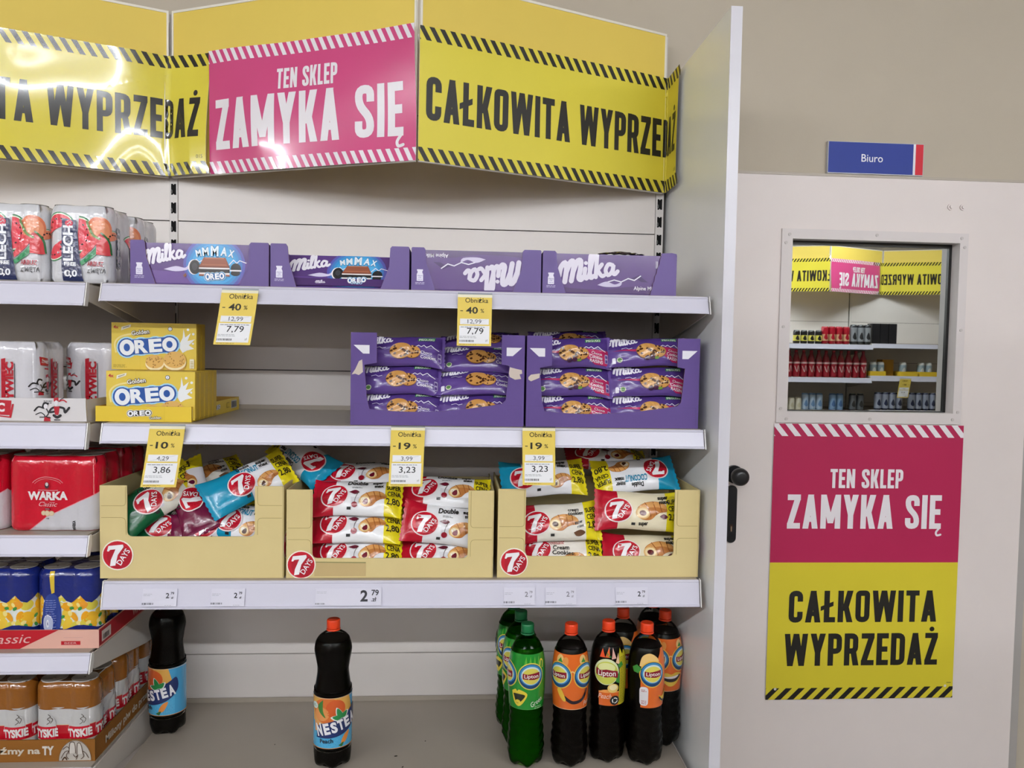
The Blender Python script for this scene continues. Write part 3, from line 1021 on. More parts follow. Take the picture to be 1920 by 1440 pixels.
BW, BHT, BT = .206, .100, .047
YEL = '#e6d41e'
def croissant_art(kind, plain=False):
    a = Art('film', clip=(-BW / 2, -BHT / 2, BW / 2, BHT / 2))
    end, body = {'double': ('#b5122a', '#eeeef0'), 'cocoa': ('#b5122a', '#eadfc0'), 'cookie': ('#b5122a', '#ebe6da'), 'coconut': ('#1590b4', '#eeeef2'),
                 'plum': ('#6a1038', '#e6e2e6'), 'hazel': ('#0d5a34', '#e4e2d4'), 'cream': ('#b5122a', '#ece6dc')}[kind]
    w, h = BW, BHT
    q = -.004 if plain else -.052
    a.zones = [(q, end), (.064, body), (9, YEL)]
    a.text('SUPER', .083, .018, .012, '#22201a', w=.032, bold=.02, rot=.12, L=3)
    a.text('CENA', .085, .001, .012, '#22201a', w=.03, bold=.02, rot=.12, L=3)
    a.text('2,80', .084, -.022, .015, '#22201a', w=.03, bold=.02, rot=.12, L=3)
    cx = {'double': .034, 'cocoa': .020, 'cookie': .016, 'coconut': .034, 'plum': .036, 'hazel': .036, 'cream': .004}[kind]
    fill = {'double': '#6a1024', 'cocoa': '#5a1a1c', 'cookie': '#4a2a1a', 'coconut': '#4a2818', 'plum': '#5a1030', 'hazel': '#5a3418', 'cream': '#f4ecd8'}[kind]
    ink = '#20201e'
    if kind == 'cream':
        croissant(a, .03, -.032, .026, fill)
        a.text('Croissant', -.012, .008, .012, '#b02434', w=.046, shear=.35, rot=.08, L=5)
        a.text('Cream', .004, -.007, .012, ink, w=.038, bold=.02, L=6)
        a.text('Cookies', .008, -.021, .011, ink, w=.050, bold=.02, L=6)
        a.text('super max', .018, -.033, .008, ink, w=.05, bold=.02, L=6)
    elif kind == 'cookie':
        croissant(a, cx - .006, -.006, .030, fill, rot=-.25)
        a.text('cream', .038, .022, .009, ink, w=.026, bold=.02, L=6)
        a.text('cookies', .042, .011, .010, ink, w=.036, bold=.02, L=6)
        a.text('super', .048, -.012, .0075, ink, w=.02, bold=.03, rot=.25, L=6)
        a.text('max', .052, -.022, .0075, ink, w=.017, bold=.03, rot=.25, L=6)
        a.poly(smooth([(.034, -.034), (.05, -.028), (.062, -.034), (.052, -.042), (.040, -.042), (.034, -.034)], 4), '#6a4a34', 5)
    elif kind == 'cocoa':
        croissant(a, cx + .004, .0, .033, fill, rot=-.08)
        a.text('super', .056, .030, .010, ink, w=.026, bold=.04, rot=.1, L=6)
        a.text('max', .058, .018, .010, ink, w=.024, bold=.04, rot=.1, L=6)
        a.text('super', .008, -.040, .009, ink, w=.022, bold=.04, rot=.12, L=6)
        a.poly(smooth([(.046, -.016), (.056, -.010), (.066, -.017), (.056, -.023), (.046, -.016)], 4), '#5a2434', 5)
    elif kind == 'coconut':
        a.text('COCONUT', .004, .014, .016, '#1a86aa', w=.056, bold=.03, L=6)
        a.text('Double', .002, .034, .010, ink, w=.03, bold=.03, L=6)
        a.text('super', .044, .030, .010, ink, w=.024, bold=.04, L=6)
        a.text('max', .046, .018, .010, ink, w=.022, bold=.04, L=6)
        croissant(a, .036, -.018, .024, fill, True)
    else:
        croissant(a, cx, -.010, .027, fill, True)
        a.text('Double', .0, .027, .0135, ink, w=.046, bold=.03, rot=.06, shear=.1, L=6)
        a.text('super', .046, .033, .009, ink, w=.023, bold=.045, rot=.12, L=6)
        a.text('max', .050, .022, .009, ink, w=.021, bold=.045, rot=.12, L=6)
        a.lines(-.012, .019, .026, 2, .003, .0011, '#4a4a4c', 5, 3)
        # little glass of cream with a cherry
        a.poly([(-.010, -.034), (.004, -.034), (.007, -.010), (-.013, -.010)], '#dcdce0', 5)
        a.poly(smooth([(-.018, .004), (-.004, .010), (.006, .004), (-.004, -.002), (-.018, .004)], 4), '#5e1226', 5)
        if kind == 'double':
            a.stroke(smooth([(-.003, -.026), (-.002, -.012), (.004, .004)], 3), .0012, '#3a2418', 7)
            a.ellipse(-.003, -.030, .007, .007, '#8c1226', 7, 14)
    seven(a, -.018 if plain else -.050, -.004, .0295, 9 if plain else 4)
    a.rect(-.020, -.042, -.011, -.036, '#2a2a2a', 5)
    return a
_bags = {}
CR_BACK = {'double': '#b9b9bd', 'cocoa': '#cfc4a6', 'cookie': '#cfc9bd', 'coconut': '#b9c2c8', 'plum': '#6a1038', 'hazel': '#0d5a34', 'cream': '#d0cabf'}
CR_N = [0]
def croissant_bag(kind, loc, tilt, yaw, roll, label, bend=0.0, droop=0.0, scale=1.0, plain=False):
    CR_N[0] += 1
    from mathutils import Euler
    R = Matrix.Rotation(yaw, 4, 'Z') @ Matrix.Rotation(-tilt, 4, 'X') @ Matrix.Rotation(roll, 4, 'Y')
    key = (kind, bend, droop, CR_N[0] % 3, plain)
    if key in _bags:
        t = dup(_bags[key], loc, None, label)
    else:
        t = thing('croissant_bag', label, 'croissant bag', loc, group='bags of filled croissants')
        ca = croissant_art(kind, plain)
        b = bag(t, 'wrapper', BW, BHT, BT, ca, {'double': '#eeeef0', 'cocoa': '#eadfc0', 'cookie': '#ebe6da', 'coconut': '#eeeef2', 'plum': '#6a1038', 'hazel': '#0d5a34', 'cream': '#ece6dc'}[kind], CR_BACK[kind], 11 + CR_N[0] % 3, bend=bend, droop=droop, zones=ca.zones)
        _bags[key] = t
    t.rotation_euler = R.to_euler()
    t.scale = (scale,) * 3
    return t
MW, MH, MT = .196, .080, .038
def cookie_art(raisin):
    a = Art('film', clip=(-MW / 2, -MH / 2, MW / 2, MH / 2))
    w, h = MW, MH
    a.poly([(-w / 2 + .007, h * .44), (w / 2 - .007, h * .44), (w / 2 - .007, .006), (.05, .010), (0, .004), (-.05, -.002), (-w / 2 + .007, .006)], '#4c347c', 2)
    if raisin:
        a.poly([(-.08, -.002), (0, .004), (w / 2 - .007, .004), (w / 2 - .007, -.034), (.058, -.034), (.036, -.018), (0, -.006)], '#b52a5e', 3)
    peaks(a, [(.030, .004), (.038, .010), (.044, .006), (.050, .011), (.056, .005), (.066, .012), (.074, .006), (.084, .001)], '#e8e4f2', 4, .0018)
    choco_word(a, -.082, .010, .0235, '#f0ecf6', 4, .17, .2)
    a.stroke([(-.06, .002), (-.05, .005), (-.044, .001), (-.036, .004)], .0013, '#d8d0ea', 4)
    cookie(a, .024, -.008, .0185, 6, 5, .86)
    cookie(a, -.002, -.004, .0245, 7, 2, .84)
    if raisin:
        a.ellipse(-.002, -.025, .0065, .006, '#3a1a3a', 10, 12); a.ellipse(.010, -.024, .006, .0055, '#47203f', 11, 12)
        a.ellipse(.020, -.026, .006, .0035, '#6a8a3a', 10, 10)
        a.text('Choco', .062, -.010, .0075, '#f0ecf6', w=.025, bold=.01, rot=-.08, L=5)
        a.text('Cookies', .060, -.020, .0075, '#f0ecf6', w=.031, bold=.01, rot=-.08, L=5)
        a.text('RAISINS', .061, -.030, .0075, '#f0ecf6', w=.031, bold=.01, rot=-.08, L=5)
    else:
        a.text('Choco', .056, -.013, .0078, '#f0ecf6', w=.026, bold=.01, L=5)
        a.text('Cookies', .060, -.024, .0078, '#f0ecf6', w=.034, bold=.01, L=5)
    a.poly([(.036, .021), (.074, .026), (.076, .036), (.037, .031)], '#3f8a4a', 4)
    a.text('PIEGUSKI', .056, .0245, .0064, '#eef4ea', w=.034, bold=.02, rot=.12, L=5)
    a.poly(rounded([(.082, -.028), (.090, -.028), (.090, -.006), (.082, -.006)], .002, True), '#b9aed2', 4)
    a.rect(.0832, -.0265, .0888, -.019, '#5e458c', 5); a.rect(.0832, -.0155, .0888, -.009, '#5e458c', 5)
    a.ellipse(-.066, -.026, .0068, .0068, '#cfd4bc', 4, 14); a.ellipse(-.066, -.026, .0048, .0048, '#5f8a50', 5, 14)
    a.poly([(-.083, -.034), (-.075, -.034), (-.075, -.022), (-.0765, -.020), (-.0815, -.020), (-.083, -.022)], '#e6e2f0', 4)
    return a
def cookie_bag(kind, loc, tilt, yaw, roll, label):
    key = ('m', kind)
    R = Matrix.Rotation(yaw, 4, 'Z') @ Matrix.Rotation(-tilt, 4, 'X') @ Matrix.Rotation(roll, 4, 'Y')
    if key in _bags:
        t = dup(_bags[key], loc, None, label)
    else:
        t = thing('cookie_bag', label, 'cookie bag', loc, group='purple bags of chocolate chip cookies')
        bag(t, 'wrapper', MW, MH, MT, cookie_art(kind == 'raisin'), '#5e458c', '#4c347c', 40)
        _bags[key] = t
    t.rotation_euler = R.to_euler()
    return t

# ------------------------------------------------------------------ cardboard display boxes
def display_box(name, label, cat, loc, w, d, outline, side, hb, colr, fin, deco, inner=None, side_deco=None, rotz=0, group=None):
    """open box: cut-out front, two sides, back, bottom, each a panel of real board"""
    t = thing(name, label, cat, loc, (0, 0, rotz), group)
    th = .003
    inn = (inner or colr, 'card')
    mb = MB().prism(outline, lambda u, v, o: (u, -o, v), th, (colr, fin), inn)
    a = Art('print')
    deco(a)
    mb.art(a, lambda u, v, o: (u, -o, v))
    mb.build('front_panel', t)
    for x, sg, nm in ((0, -1, 'side_panel'), (w, 1, 'side_panel')):
        xo = x + .0003 if sg < 0 else x - .0003
        mb = MB().prism([(y, z) for y, z in side] if sg > 0 else [(y, z) for y, z in side],
                        (lambda u, v, o, x=xo, sg=sg: (x + sg * o, u, v)), th, (colr, fin), inn)
        if side_deco and sg > 0:
            a = Art('print')
            side_deco(a)
            mb.art(a, lambda u, v, o: (w + o, u, v))
        mb.build(nm, t)
    MB().box(th + .0004, w - th - .0004, d - th, d, th, hb, inn).build('back_panel', t)
    MB().box(th + .0004, w - th - .0004, th + .0004, d - th - .0004, 0, th, inn).build('bottom_panel', t)
    return t
PUR = '#614d89'
# --- trays of chocolate bars on the top shelf
def milk_can(a, x, z, k=1):
    a.poly([(x - .007 * k, z), (x + .007 * k, z), (x + .007 * k, z + .015 * k), (x + .0052 * k, z + .0185 * k), (x + .0052 * k, z + .021 * k), (x + .0065 * k, z + .023 * k), (x + .0065 * k, z + .0255 * k), (x - .0065 * k, z + .0255 * k), (x - .0065 * k, z + .023 * k), (x - .0052 * k, z + .021 * k), (x - .0052 * k, z + .0185 * k), (x - .007 * k, z + .015 * k)], '#e8e4f2', 1)
    a.text('Alpine', x, z + .0105 * k, .0028 * k, '#6a58a0', w=.011 * k, L=2)
    a.text('milk', x, z + .0065 * k, .0028 * k, '#6a58a0', w=.007 * k, L=2)
    a.lines(x - .005 * k, z + .003 * k, .010 * k, 1, .002, .0009, '#8a7ab8', 2, 3)
    a.lines(x - .010 * k, z - .004 * k, .02 * k, 2, .003, .0011, '#cfc6e4', 1, 6)
def chocolate_box(x0, w, y, label, lf, rf, rotz=0, ragged=False):
    h = .094
    t = thing('chocolate_tray', label, 'display tray', (x0, y, S1 + .0005), (0, 0, rotz), 'purple trays of chocolate bars')
    th, d = .0025, .20
    a = Art('print')
    milk_can(a, .019, .020, 1.0)
    MB().prism(lf, lambda u, v, o: (u, -o, v), th, (PUR, 'print'), ('#8a6a4c', 'card')).art(a, lambda u, v, o: (u, -o, v)).build('front_flap', t)
    MB().prism([(w - u, v) for u, v in rf][::-1], lambda u, v, o: (u, -o, v), th, (PUR, 'print'), ('#8a6a4c', 'card')).build('front_flap', t)
    MB().box(0, w, .003, d, 0, .002, (PUR, 'card')).build('bottom_panel', t)
    for xx in (.0, w - th):
        MB().box(xx, xx + th, th + .0003, d, .0023, h - .003, (PUR, 'card')).build('side_panel', t)
    if ragged:
        rg = random.Random(4)
        top = [(w - th - .001 - (w - 2 * th - .002) * i / 40, .083 + rg.uniform(-.0012, .0012)) for i in range(41)]
        MB().prism([(th + .001, .0023), (w - th - .001, .0023)] + top, lambda u, v, o: (u, d - .003 - o, v), th, ('#8a6444', 'card')).build('back_panel', t)
    else:
        MB().box(th + .001, w - th - .001, d - th, d, .0023, h - .012, (PUR, 'card')).build('back_panel', t)
    return t
LF = [(0, 0), (.053, 0), (.0335, .058), (.0305, .090), (.027, .094), (.002, .094), (0, .092)]
RF = [(0, 0), (.063, 0), (.044, .05), (.042, .09), (.038, .0945), (.002, .0945), (0, .092)]
LF2 = [(0, 0), (.056, 0), (.040, .055), (.037, .088), (.033, .094), (.002, .094), (0, .092)]
rg_ = random.Random(9)
RFT = [(0, 0), (.060, 0)] + [(.060 - .024 * i / 14 + rg_.uniform(-.0013, .0013), .094 * i / 15) for i in range(1, 15)] + [(.036, .0945), (.012, .096), (.001, .094), (0, .09)]
BXW, BXH = .262, .0865
def bar_art(kind, flip=False):
    a = Art('gloss', clip=(-BXW / 2, 0, BXW / 2, BXH))
    a.rect(-BXW / 2, 0, BXW / 2, BXH, '#573b7c', 1)
    if kind == 'cake':
        a.poly(smooth([(-.13, .030), (-.06, .026), (-.02, .034), (.02, .05)], 4) + [(.13, .05), (.13, 0), (-.13, 0)], '#664890', 2)
        for i, c in enumerate(('#5a5cae', '#4a7cc0', '#3f93d0', '#46a4de', '#58b2e6')):
            a.ellipse(.032, .042, .066 - .006 * i, .062 - .006 * i, c, 3 + i * .3, 30)
        choco_word(a, -.112, .040, .0325, '#efebf6', 5, .19, .215)
        a.poly(smooth([(-.075, .030), (-.05, .037), (-.03, .034), (-.022, .041), (-.025, .030), (-.05, .026), (-.075, .030)], 4), '#d8d0ec', 5)
        peaks(a, [(-.018, .044), (-.006, .053), (.0, .047), (.008, .052)], '#f0eef8', 5, .0018)
        peaks(a, [(.064, .043), (.073, .053), (.080, .046), (.086, .052), (.10, .047)], '#f0eef8', 5, .0018)
        for i, (ch, dx_, hh, dz) in enumerate((('M', -.032, .0135, .0595), ('M', -.0175, .0165, .0615), ('M', .0010, .0200, .0615), ('A', .0200, .0170, .0620), ('X', .0350, .0145, .0595))):
            outlined(a, ch, .032 + dx_, dz, hh, hh * .82, '#e6f2fa', '#2a6a9c', 6, rot=(-dx_) * 6, bold=.04, eb=.05)
        a.ellipse(-.011, .036, .0125, .0165, '#f0eef0', 6, 22); a.ellipse(-.009, .036, .0115, .0155, '#26282c', 7, 22)
        a.ellipse(-.009, .037, .006, .008, '#3c3e44', 8, 14)
        a.ellipse(.078, .0345, .011, .0115, '#26282c', 6, 18); a.rect(.064, .0285, .090, .0315, '#eeeaf0', 7); a.ellipse(.077, .0245, .010, .006, '#1f2024', 6, 14)
        a.poly([(.000, .039), (.065, .039), (.065, .034), (.0, .034)], '#7c4636', 8)
        a.poly([(.001, .039), (.064, .039), (.056, .0575), (.010, .0575)], '#93543e', 8)
        a.poly([(.012, .0545), (.054, .0545), (.0525, .057), (.0135, .057)], '#b87a60', 9)
        a.poly([(.007, .043), (.058, .043), (.060, .040), (.005, .040)], '#a9674e', 9)
        a.rect(.000, .0320, .065, .0355, '#efe9e8', 9); a.rect(.0, .0245, .065, .0322, '#222226', 9); a.rect(.0, .0205, .065, .0245, '#efe9e8', 8); a.rect(.0, .017, .065, .0208, '#93543e', 8)
        lobed_word(a, 'OREO', .034, .0165, .0125, .040, 11, .08, '#1d5f9e', '#bfe2f5')
        a.poly([(-.034, .018), (-.028, .023), (-.026, .017), (-.031, .013)], '#7c4636', 5)
    else:
        a.poly(smooth([(-.125, .018), (-.08, .010), (0, .008), (.06, .016), (.12, .008)], 4) + [(.131, 0), (-.131, 0)], '#4a3068', 2)
        choco_word(a, -.102, .021, .050, '#ded8e8', 4, .16, .225)
        peaks(a, [(.0, .024), (.018, .030), (.034, .026), (.050, .034), (.064, .030), (.078, .040)], '#e6e2f0', 4, .0024)
        a.poly([(.052, .032), (.074, .042), (.096, .026), (.08, .027), (.07, .033)], '#3e2660', 3)
        a.poly(smooth([(-.02, .018), (.0, .026), (.02, .020), (.035, .026), (.03, .016), (.0, .014), (-.02, .018)], 4), '#c9c0dc', 4)
        a.text('Alpine Milk', .088, .0085, .0082, '#e8e4f0', w=.050, bold=.012, L=5)
        a.bars(.112, .058, .006, .016, '#d8d0e4', 4, 3)
    if flip:
        for i, (c, L, fn, tr) in enumerate(a.items):
            a.items[i] = (c, L, fn, [tuple((-p[0], BXH - p[1], p[2]) for p in t_) for t_ in tr])
    return a
def chocolate_bar(kind, x, y, tilt, label, flip=False, lower=None):
    t = thing('chocolate_bar', label, 'chocolate bar', (x, y, S1 + .0032), (-tilt, 0, 0), 'large bars of milk chocolate')
    dp = .0125
    mb = MB()
    n = 10
    # rounded flow-pack: a flattened tube with sealed ends
    prof = [(-dp / 2 * cos(pi * (k / n - .5)) if False else 0, 0) for k in range(1)]
    pts = rounded([(-BXW / 2, 0), (BXW / 2, 0), (BXW / 2, BXH), (-BXW / 2, BXH)], .004, True, 3)
    m_ = ('#573b7c', 'gloss')
    mb.prism(pts, lambda u, v, o: (u, -o, v), dp, m_)
    a = bar_art(kind, flip)
    if lower:
        a.rect(-BXW / 2, .0, BXW / 2, .020, '#4a3068', 12)
        choco_word(a, -.055, .006, .008, '#e6e0f0', 13, .05, .18)
        a.text('OREO', .034, .006, .0075, '#bfe2f5', w=.026, bold=.03, L=13)
    mb.art(a, lambda u, v, o: (u, -o, v))
    mb.build('wrapper', t)
    return t
chocolate_box(.060, .293, .022, 'purple chocolate tray nearest the beer cans', LF, RF)
chocolate_bar('cake', .204, .027, 0, 'sandwich-biscuit chocolate bar filling the tray nearest the beer cans')
chocolate_box(.3565, .301, .022, 'purple chocolate tray with brown ragged back, second from the beer', LF2, RF, ragged=True)
chocolate_bar('cake', .507, .032, radians(32), 'chocolate bar leaning back low in the tray with the ragged brown back', lower=True)
chocolate_box(.662, .288, .022, 'purple chocolate tray holding the upside-down bar', LF, RF)
chocolate_bar('alpine', .806, .027, 0, 'plain milk chocolate bar standing upside down', True)
chocolate_box(.9535, .304, .022, 'purple chocolate tray with a torn right flap beside the end panel', LF, RFT)
chocolate_bar('alpine', 1.098, .027, 0, 'plain milk chocolate bar upright in the torn-flapped tray')
# scrap of dark torn wrapper lying on top of that bar
rg_ = random.Random(3)
P = [[(1.08 + .105 * i / 16, .030 + .022 * j / 6 + rg_.uniform(-.002, .002), S1 + .0905 + .007 * sin(pi * i / 16) * (.4 + .6 * sin(pi * j / 6)) + rg_.uniform(0, .003)) for j in range(7)] for i in range(17)]
P2 = [[(p[0], p[1], p[2] - .0012) for p in row] for row in P]
mb = MB().grid(P, 17, 7, ('#2e2024', 'film'), False).grid(P2, 17, 7, ('#2e2024', 'film'), False, False, True)
tag(mb.build('torn_wrapper'), 'scrap of crumpled dark wrapper lying on the last chocolate tray', 'wrapper scrap')

# --- golden biscuit tray with cartons
CW, CD, CH = .191, .0292, .108
def carton_art():
    a = Art('print', clip=(0, 0, CW, CH))
    a.rect(0, 0, CW, CH, '#e0c34a', 1)
    a.stroke(smooth([(.010, .040), (.008, .062), (.022, .076), (.05, .083)], 4), .004, '#f0dc8c', 2)
    sp = [(.150, .055), (.160, .075), (.162, .096), (.166, .076), (.178, .086), (.171, .068), (.188, .072), (.174, .058), (.186, .050), (.170, .046), (.16, .04)]
    a.poly(sp, '#eef0f0', 2)
    for p in ((.172, .094, .003), (.184, .084, .003), (.183, .062, .0025)):
        a.ellipse(*p[:2], p[2], p[2], '#eef0f0', 2, 10)
    lobed_word(a, 'OREO', .083, .055, .030, .128, 4, .09, '#1f4f9c', '#a9d8ee')
    outlined(a, 'Golden', .066, .0815, .0095, .040, '#f4f0e4', '#3a2c16', 6, rot=.14, bold=.02, eb=.07)
    for cx, cy, r_ in ((.098, .016, .021), (.143, .021, .026)):
        a.ellipse(cx, cy - .005, r_, r_ * .78, '#c79a50', 8, 24); a.ellipse(cx, cy - .002, r_, r_ * .75, '#f0e2b8', 9, 24); a.ellipse(cx, cy + .003, r_ * .98, r_ * .74, '#dcb060', 10, 24)
        rg = random.Random(int(cx * 1e4))
        for i in range(22):
            an, d = rg.uniform(0, 6.28), r_ * sqrt(rg.uniform(0, .8))
            a.ellipse(cx + d * cos(an), cy + .003 + d * sin(an) * .74, .0022, .0012, '#a87a34', 11, 6, rg.uniform(0, 3))
    a.text('4x', .0105, .094, .0072, '#c0283a', w=.0115, bold=.02, L=3)
    a.poly([(.022, .090), (.043, .098), (.044, .104), (.023, .098)], '#f0ead8', 3)
    a.poly([(.026, .094), (.040, .0992), (.040, .1015), (.026, .0965)], '#a8a48c', 4)
    a.ellipse(.132, .095, .005, .005, '#3a4a6a', 3, 14); a.ellipse(.132, .095, .0038, .0038, '#eef0f4', 4, 14); a.text('1', .132, .0926, .005, '#3a4a6a', L=5)
    a.poly(rounded([(.177, .004), (.187, .004), (.187, .026), (.177, .026)], .002, True), '#f2ecd4', 12)
    a.lines(.179, .019, .007, 5, .0035, .0013, '#b09a4a', 13, 3)
    a.lines(.004, .010, .03, 3, .0025, .0008, '#7a6418', 2, 5)
    a.rect(.0635, 0, .0640, CH, '#d4b634', 2)
    return a
_ct = None
def carton(loc, rotz, label):
    global _ct
    if _ct is not None:
        return dup(_ct, loc, (0, 0, rotz), label)
    t = thing('biscuit_carton', label, 'biscuit carton', loc, (0, 0, rotz), 'golden biscuit cartons')
    mb = MB().box(0, CW, 0, CD, 0, CH, ('#dcb92e', 'print'))
    mb.art(carton_art(), lambda u, v, o: (u, -o, v))
    b = Art('print')
    for i in range(3):
        b.lines(.006 + .007 * i, .012, .003, 24, .0034, .0022, '#a88a1c', 1, i)
    b.rect(.0005, 0, .0012, CH, '#b8981e', 1)
    mb.art(b, lambda u, v, o: (CW + o, u, v))
    mb.build('carton_box', t)
    # tuck flap closing the end
    MB().box(CW + .0001, CW + .0009, .003, CD - .003, .004, CH - .004, ('#d6b22a', 'print')).build('end_flap', t)
    _ct = t
    return t
for i, wd in enumerate(('front golden biscuit carton standing in the yellow tray', 'second golden biscuit carton in the yellow tray', 'third golden biscuit carton in the yellow tray', 'fourth golden biscuit carton in the yellow tray', 'rearmost golden biscuit carton in the yellow tray')):
    carton((-.006, .056 + i * .0312, S2 + .0035), 0, wd)
carton((-.030, .139, S2 + .0035 + CH + .0008), 0, 'golden biscuit carton lying across the top of the row, in front')
carton((-.030, .1705, S2 + .0035 + CH + .0008), 0, 'golden biscuit carton on top of the row, behind its twin')
def tray_front(a):
    a.rect(.0, 0, .206, .0008, '#c9a820', 1)
    lobed_word(a, 'OREO', .094, .019, .0105, .050, 3, .05, '#2a2412', '#f4ecd0')
    outlined(a, 'Golden', .128, .0065, .0058, .026, '#f4ecd0', '#2a2412', 5, rot=.06, bold=.02, eb=.07)
    a.rect(.147, .001, .1474, .034, '#cdae2a', 1)
def tray_side(a):
    lobed_word(a, 'OREO', .175, .019, .009, .055, 3, .05, '#2a2412', '#f4ecd0')
    for q in ((.03, .010), (.045, .013), (.052, .022)):
        a.ellipse(q[0], q[1], .007, .005, '#b08e1c', 1, 12); a.ellipse(q[0], q[1], .0055, .0038, '#dcbc34', 2, 12)
    a.rect(.30, .008, .35, .028, '#d8d8d4', 1); a.bars(.303, .010, .044, .016, '#3a3a3a', 2, 6)
    a.rect(.26, .012, .285, .026, '#b08e1c', 1); a.rect(.262, .014, .283, .024, '#dcbc34', 2)
TRS = [(.0034, .0), (.375, .0), (.375, .034), (.0034, .034)]
display_box('biscuit_tray', 'shallow yellow cardboard tray holding the golden biscuit cartons', 'display tray', (-.0245, .045, S2 + .0003), .2055, .375,
            [(0, 0), (.2055, 0), (.2055, .034), (0, .034)], TRS, .034, '#e3c337', 'print', tray_front, '#b98f3c', tray_side)

# --- purple cookie boxes
def cookie_front(w, torn_l, torn_r):
    def f(a):
        a.poly([(.006, .178), (.041, .178), (.041, .159), (.027, .159)], '#e9e6ee', 1)
        a.poly([(w - .041, .178), (w - .006, .178), (w - .027, .159), (w - .041, .159)], '#e9e6ee', 1)
        for pts in (torn_l, torn_r):
            if pts:
                a.poly(pts, '#cfc0b4', 1)
        a.rect(.006, .047, .038, .0474, '#4a3870', 1)
        a.rect(w - .038, .047, w - .006, .0474, '#4a3870', 1)
        a.rect(.006, .002, .0064, .047, '#4a3870', 1)
        a.rect(w - .0064, .002, w - .006, .047, '#4a3870', 1)
    return f
def cookie_outline(w):
    return [(0, 0), (w, 0), (w, .206), (w - .052, .206), (w - .052, .140), (w - .034, .137), (w - .041, .060), (w - .05, .051)] + \
           [(w - .05 - (w - .092) * i / 12, .024 + .027 * (1 - i / 12) ** 2.0 + .012 * (i / 12) ** 3) for i in range(1, 13)] + \
           [(.036, .060), (.030, .134), (.057, .139), (.057, .206), (0, .206)]
CS = [(.0034, 0), (.26, 0), (.26, .204), (.0034, .206)]
W1, W2 = .387, .397
display_box('cookie_box', 'purple cookie box in the middle of the shelf, without any pink', 'display box', (.5305, .030, S2 + .0003), W1, .26, cookie_outline(W1), CS, .19, PUR, 'card',
            cookie_front(W1, [(.002, .112), (.010, .124), (.018, .142), (.025, .146), (.026, .134), (.027, .118), (.018, .111), (.010, .114)], [(.352, .120), (.354, .134), (.370, .130), (.381, .128), (.382, .120), (.376, .118), (.380, .108), (.366, .106), (.354, .112)]), '#6f5138')
display_box('cookie_box', 'purple box of raisin cookies beside the end panel', 'display box', (.9225, .030, S2 + .0003), W2, .26, cookie_outline(W2), CS, .19, PUR, 'card',
            cookie_front(W2, [(.004, .112), (.010, .118), (.030, .121), (.029, .111), (.010, .103), (.004, .107)], None), '#6f5138')
z0 = S2 + .004
cb = [('c', .6355, .074, .033, .42, 0, 0, 'choc-chip cookie bag at the bottom left of the first purple box'),
      ('c', .6320, .082, .096, .42, 0, .0, 'choc-chip cookie bag in the middle left of the first purple box'),
      ('c', .6395, .088, .1605, .36, 0, .01, 'choc-chip cookie bag at the top left of the first purple box'),
      ('c', .8145, .076, .033, .44, 0, 0, 'choc-chip cookie bag at the bottom right of the first purple box'),
      ('c', .8130, .090, .090, .80, 0, 0, 'choc-chip cookie bag lying back in the middle right of the first purple box'),
      ('c', .8140, .118, .143, .70, -.02, .02, 'shadowed cookie bag at the top right of the first purple box'),
      ('r', 1.0330, .074, .033, .42, 0, 0, 'raisin cookie bag at the bottom left of the second purple box'),
      ('r', 1.0290, .082, .097, .46, 0, .01, 'raisin cookie bag in the middle left of the second purple box'),
      ('r', 1.0260, .088, .1640, .30, 0, -.02, 'raisin cookie bag at the top left of the second purple box'),
      ('r', 1.2165, .074, .034, .42, 0, 0, 'raisin cookie bag at the bottom right of the second purple box'),
      ('r', 1.2165, .082, .100, .40, 0, 0, 'raisin cookie bag in the middle right of the second purple box'),
      ('r', 1.2080, .092, .168, .48, 0, -.03, 'raisin cookie bag at the top right of the second purple box, with a pink corner'),
      ('c', .8280, .205, .182, .9, .05, -.12, 'cookie bag tipped up at the back of the first purple box'),
      ('r', 1.0400, .200, .188, .7, 0, -.04, 'dark cookie bag tipped up at the back of the second purple box')]
for k, x, y, z, tl, yw, ro, lb in cb:
    cookie_bag('raisin' if k == 'r' else 'choc', (x, y, z0 + z), tl, yw, ro, lb)

# --- cream croissant boxes
CREAM = '#d6c38c'
def cream_outline(w, h, xl, xr, zb, hl=None):
    cut = rounded([(xr, h), (xr, zb), (xl, zb), (xl, h)], .012)
    return [(0, 0), (w, 0), (w, h)] + cut + [(0, h)]
def cream_front(w, h, xl, xr, zb, lx, lz, smudge=False, r=.0295):
    def f(a):
        ln = '#a08c56'
        for x0, x1 in ((.003, xl - .003), (xr + .006, w - .004)):
            top = rounded([(x0, zb + .068), (x1 - .0, zb + .068), (x1, h - .002)] if x0 < .1 else [(x1, zb + .070), (x0, zb + .070), (x0, h - .002)], .008)
            a.stroke(top, .0010, ln, 1, False)
            a.stroke(rounded([(x0, zb + .042), (x1, zb + .042), (x1 + .001, zb + .004)] if x0 < .1 else [(x1, zb + .042), (x0, zb + .042), (x0, zb + .004)], .010), .0010, ln, 1, False)
        a.rect(w - .0025, 0, w - .0018, h, ln, 1)
        a.rect(0, .0012, w, .0018, '#c9b980', 1)
        if smudge:
            a.rect(.062, .004, .176, .036, '#c2aa78', 1)
            a.poly([(.062, .035), (.176, .0335), (.176, .036), (.062, .037)], '#8f8a5a', 2)
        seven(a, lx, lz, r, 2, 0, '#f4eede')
    return f
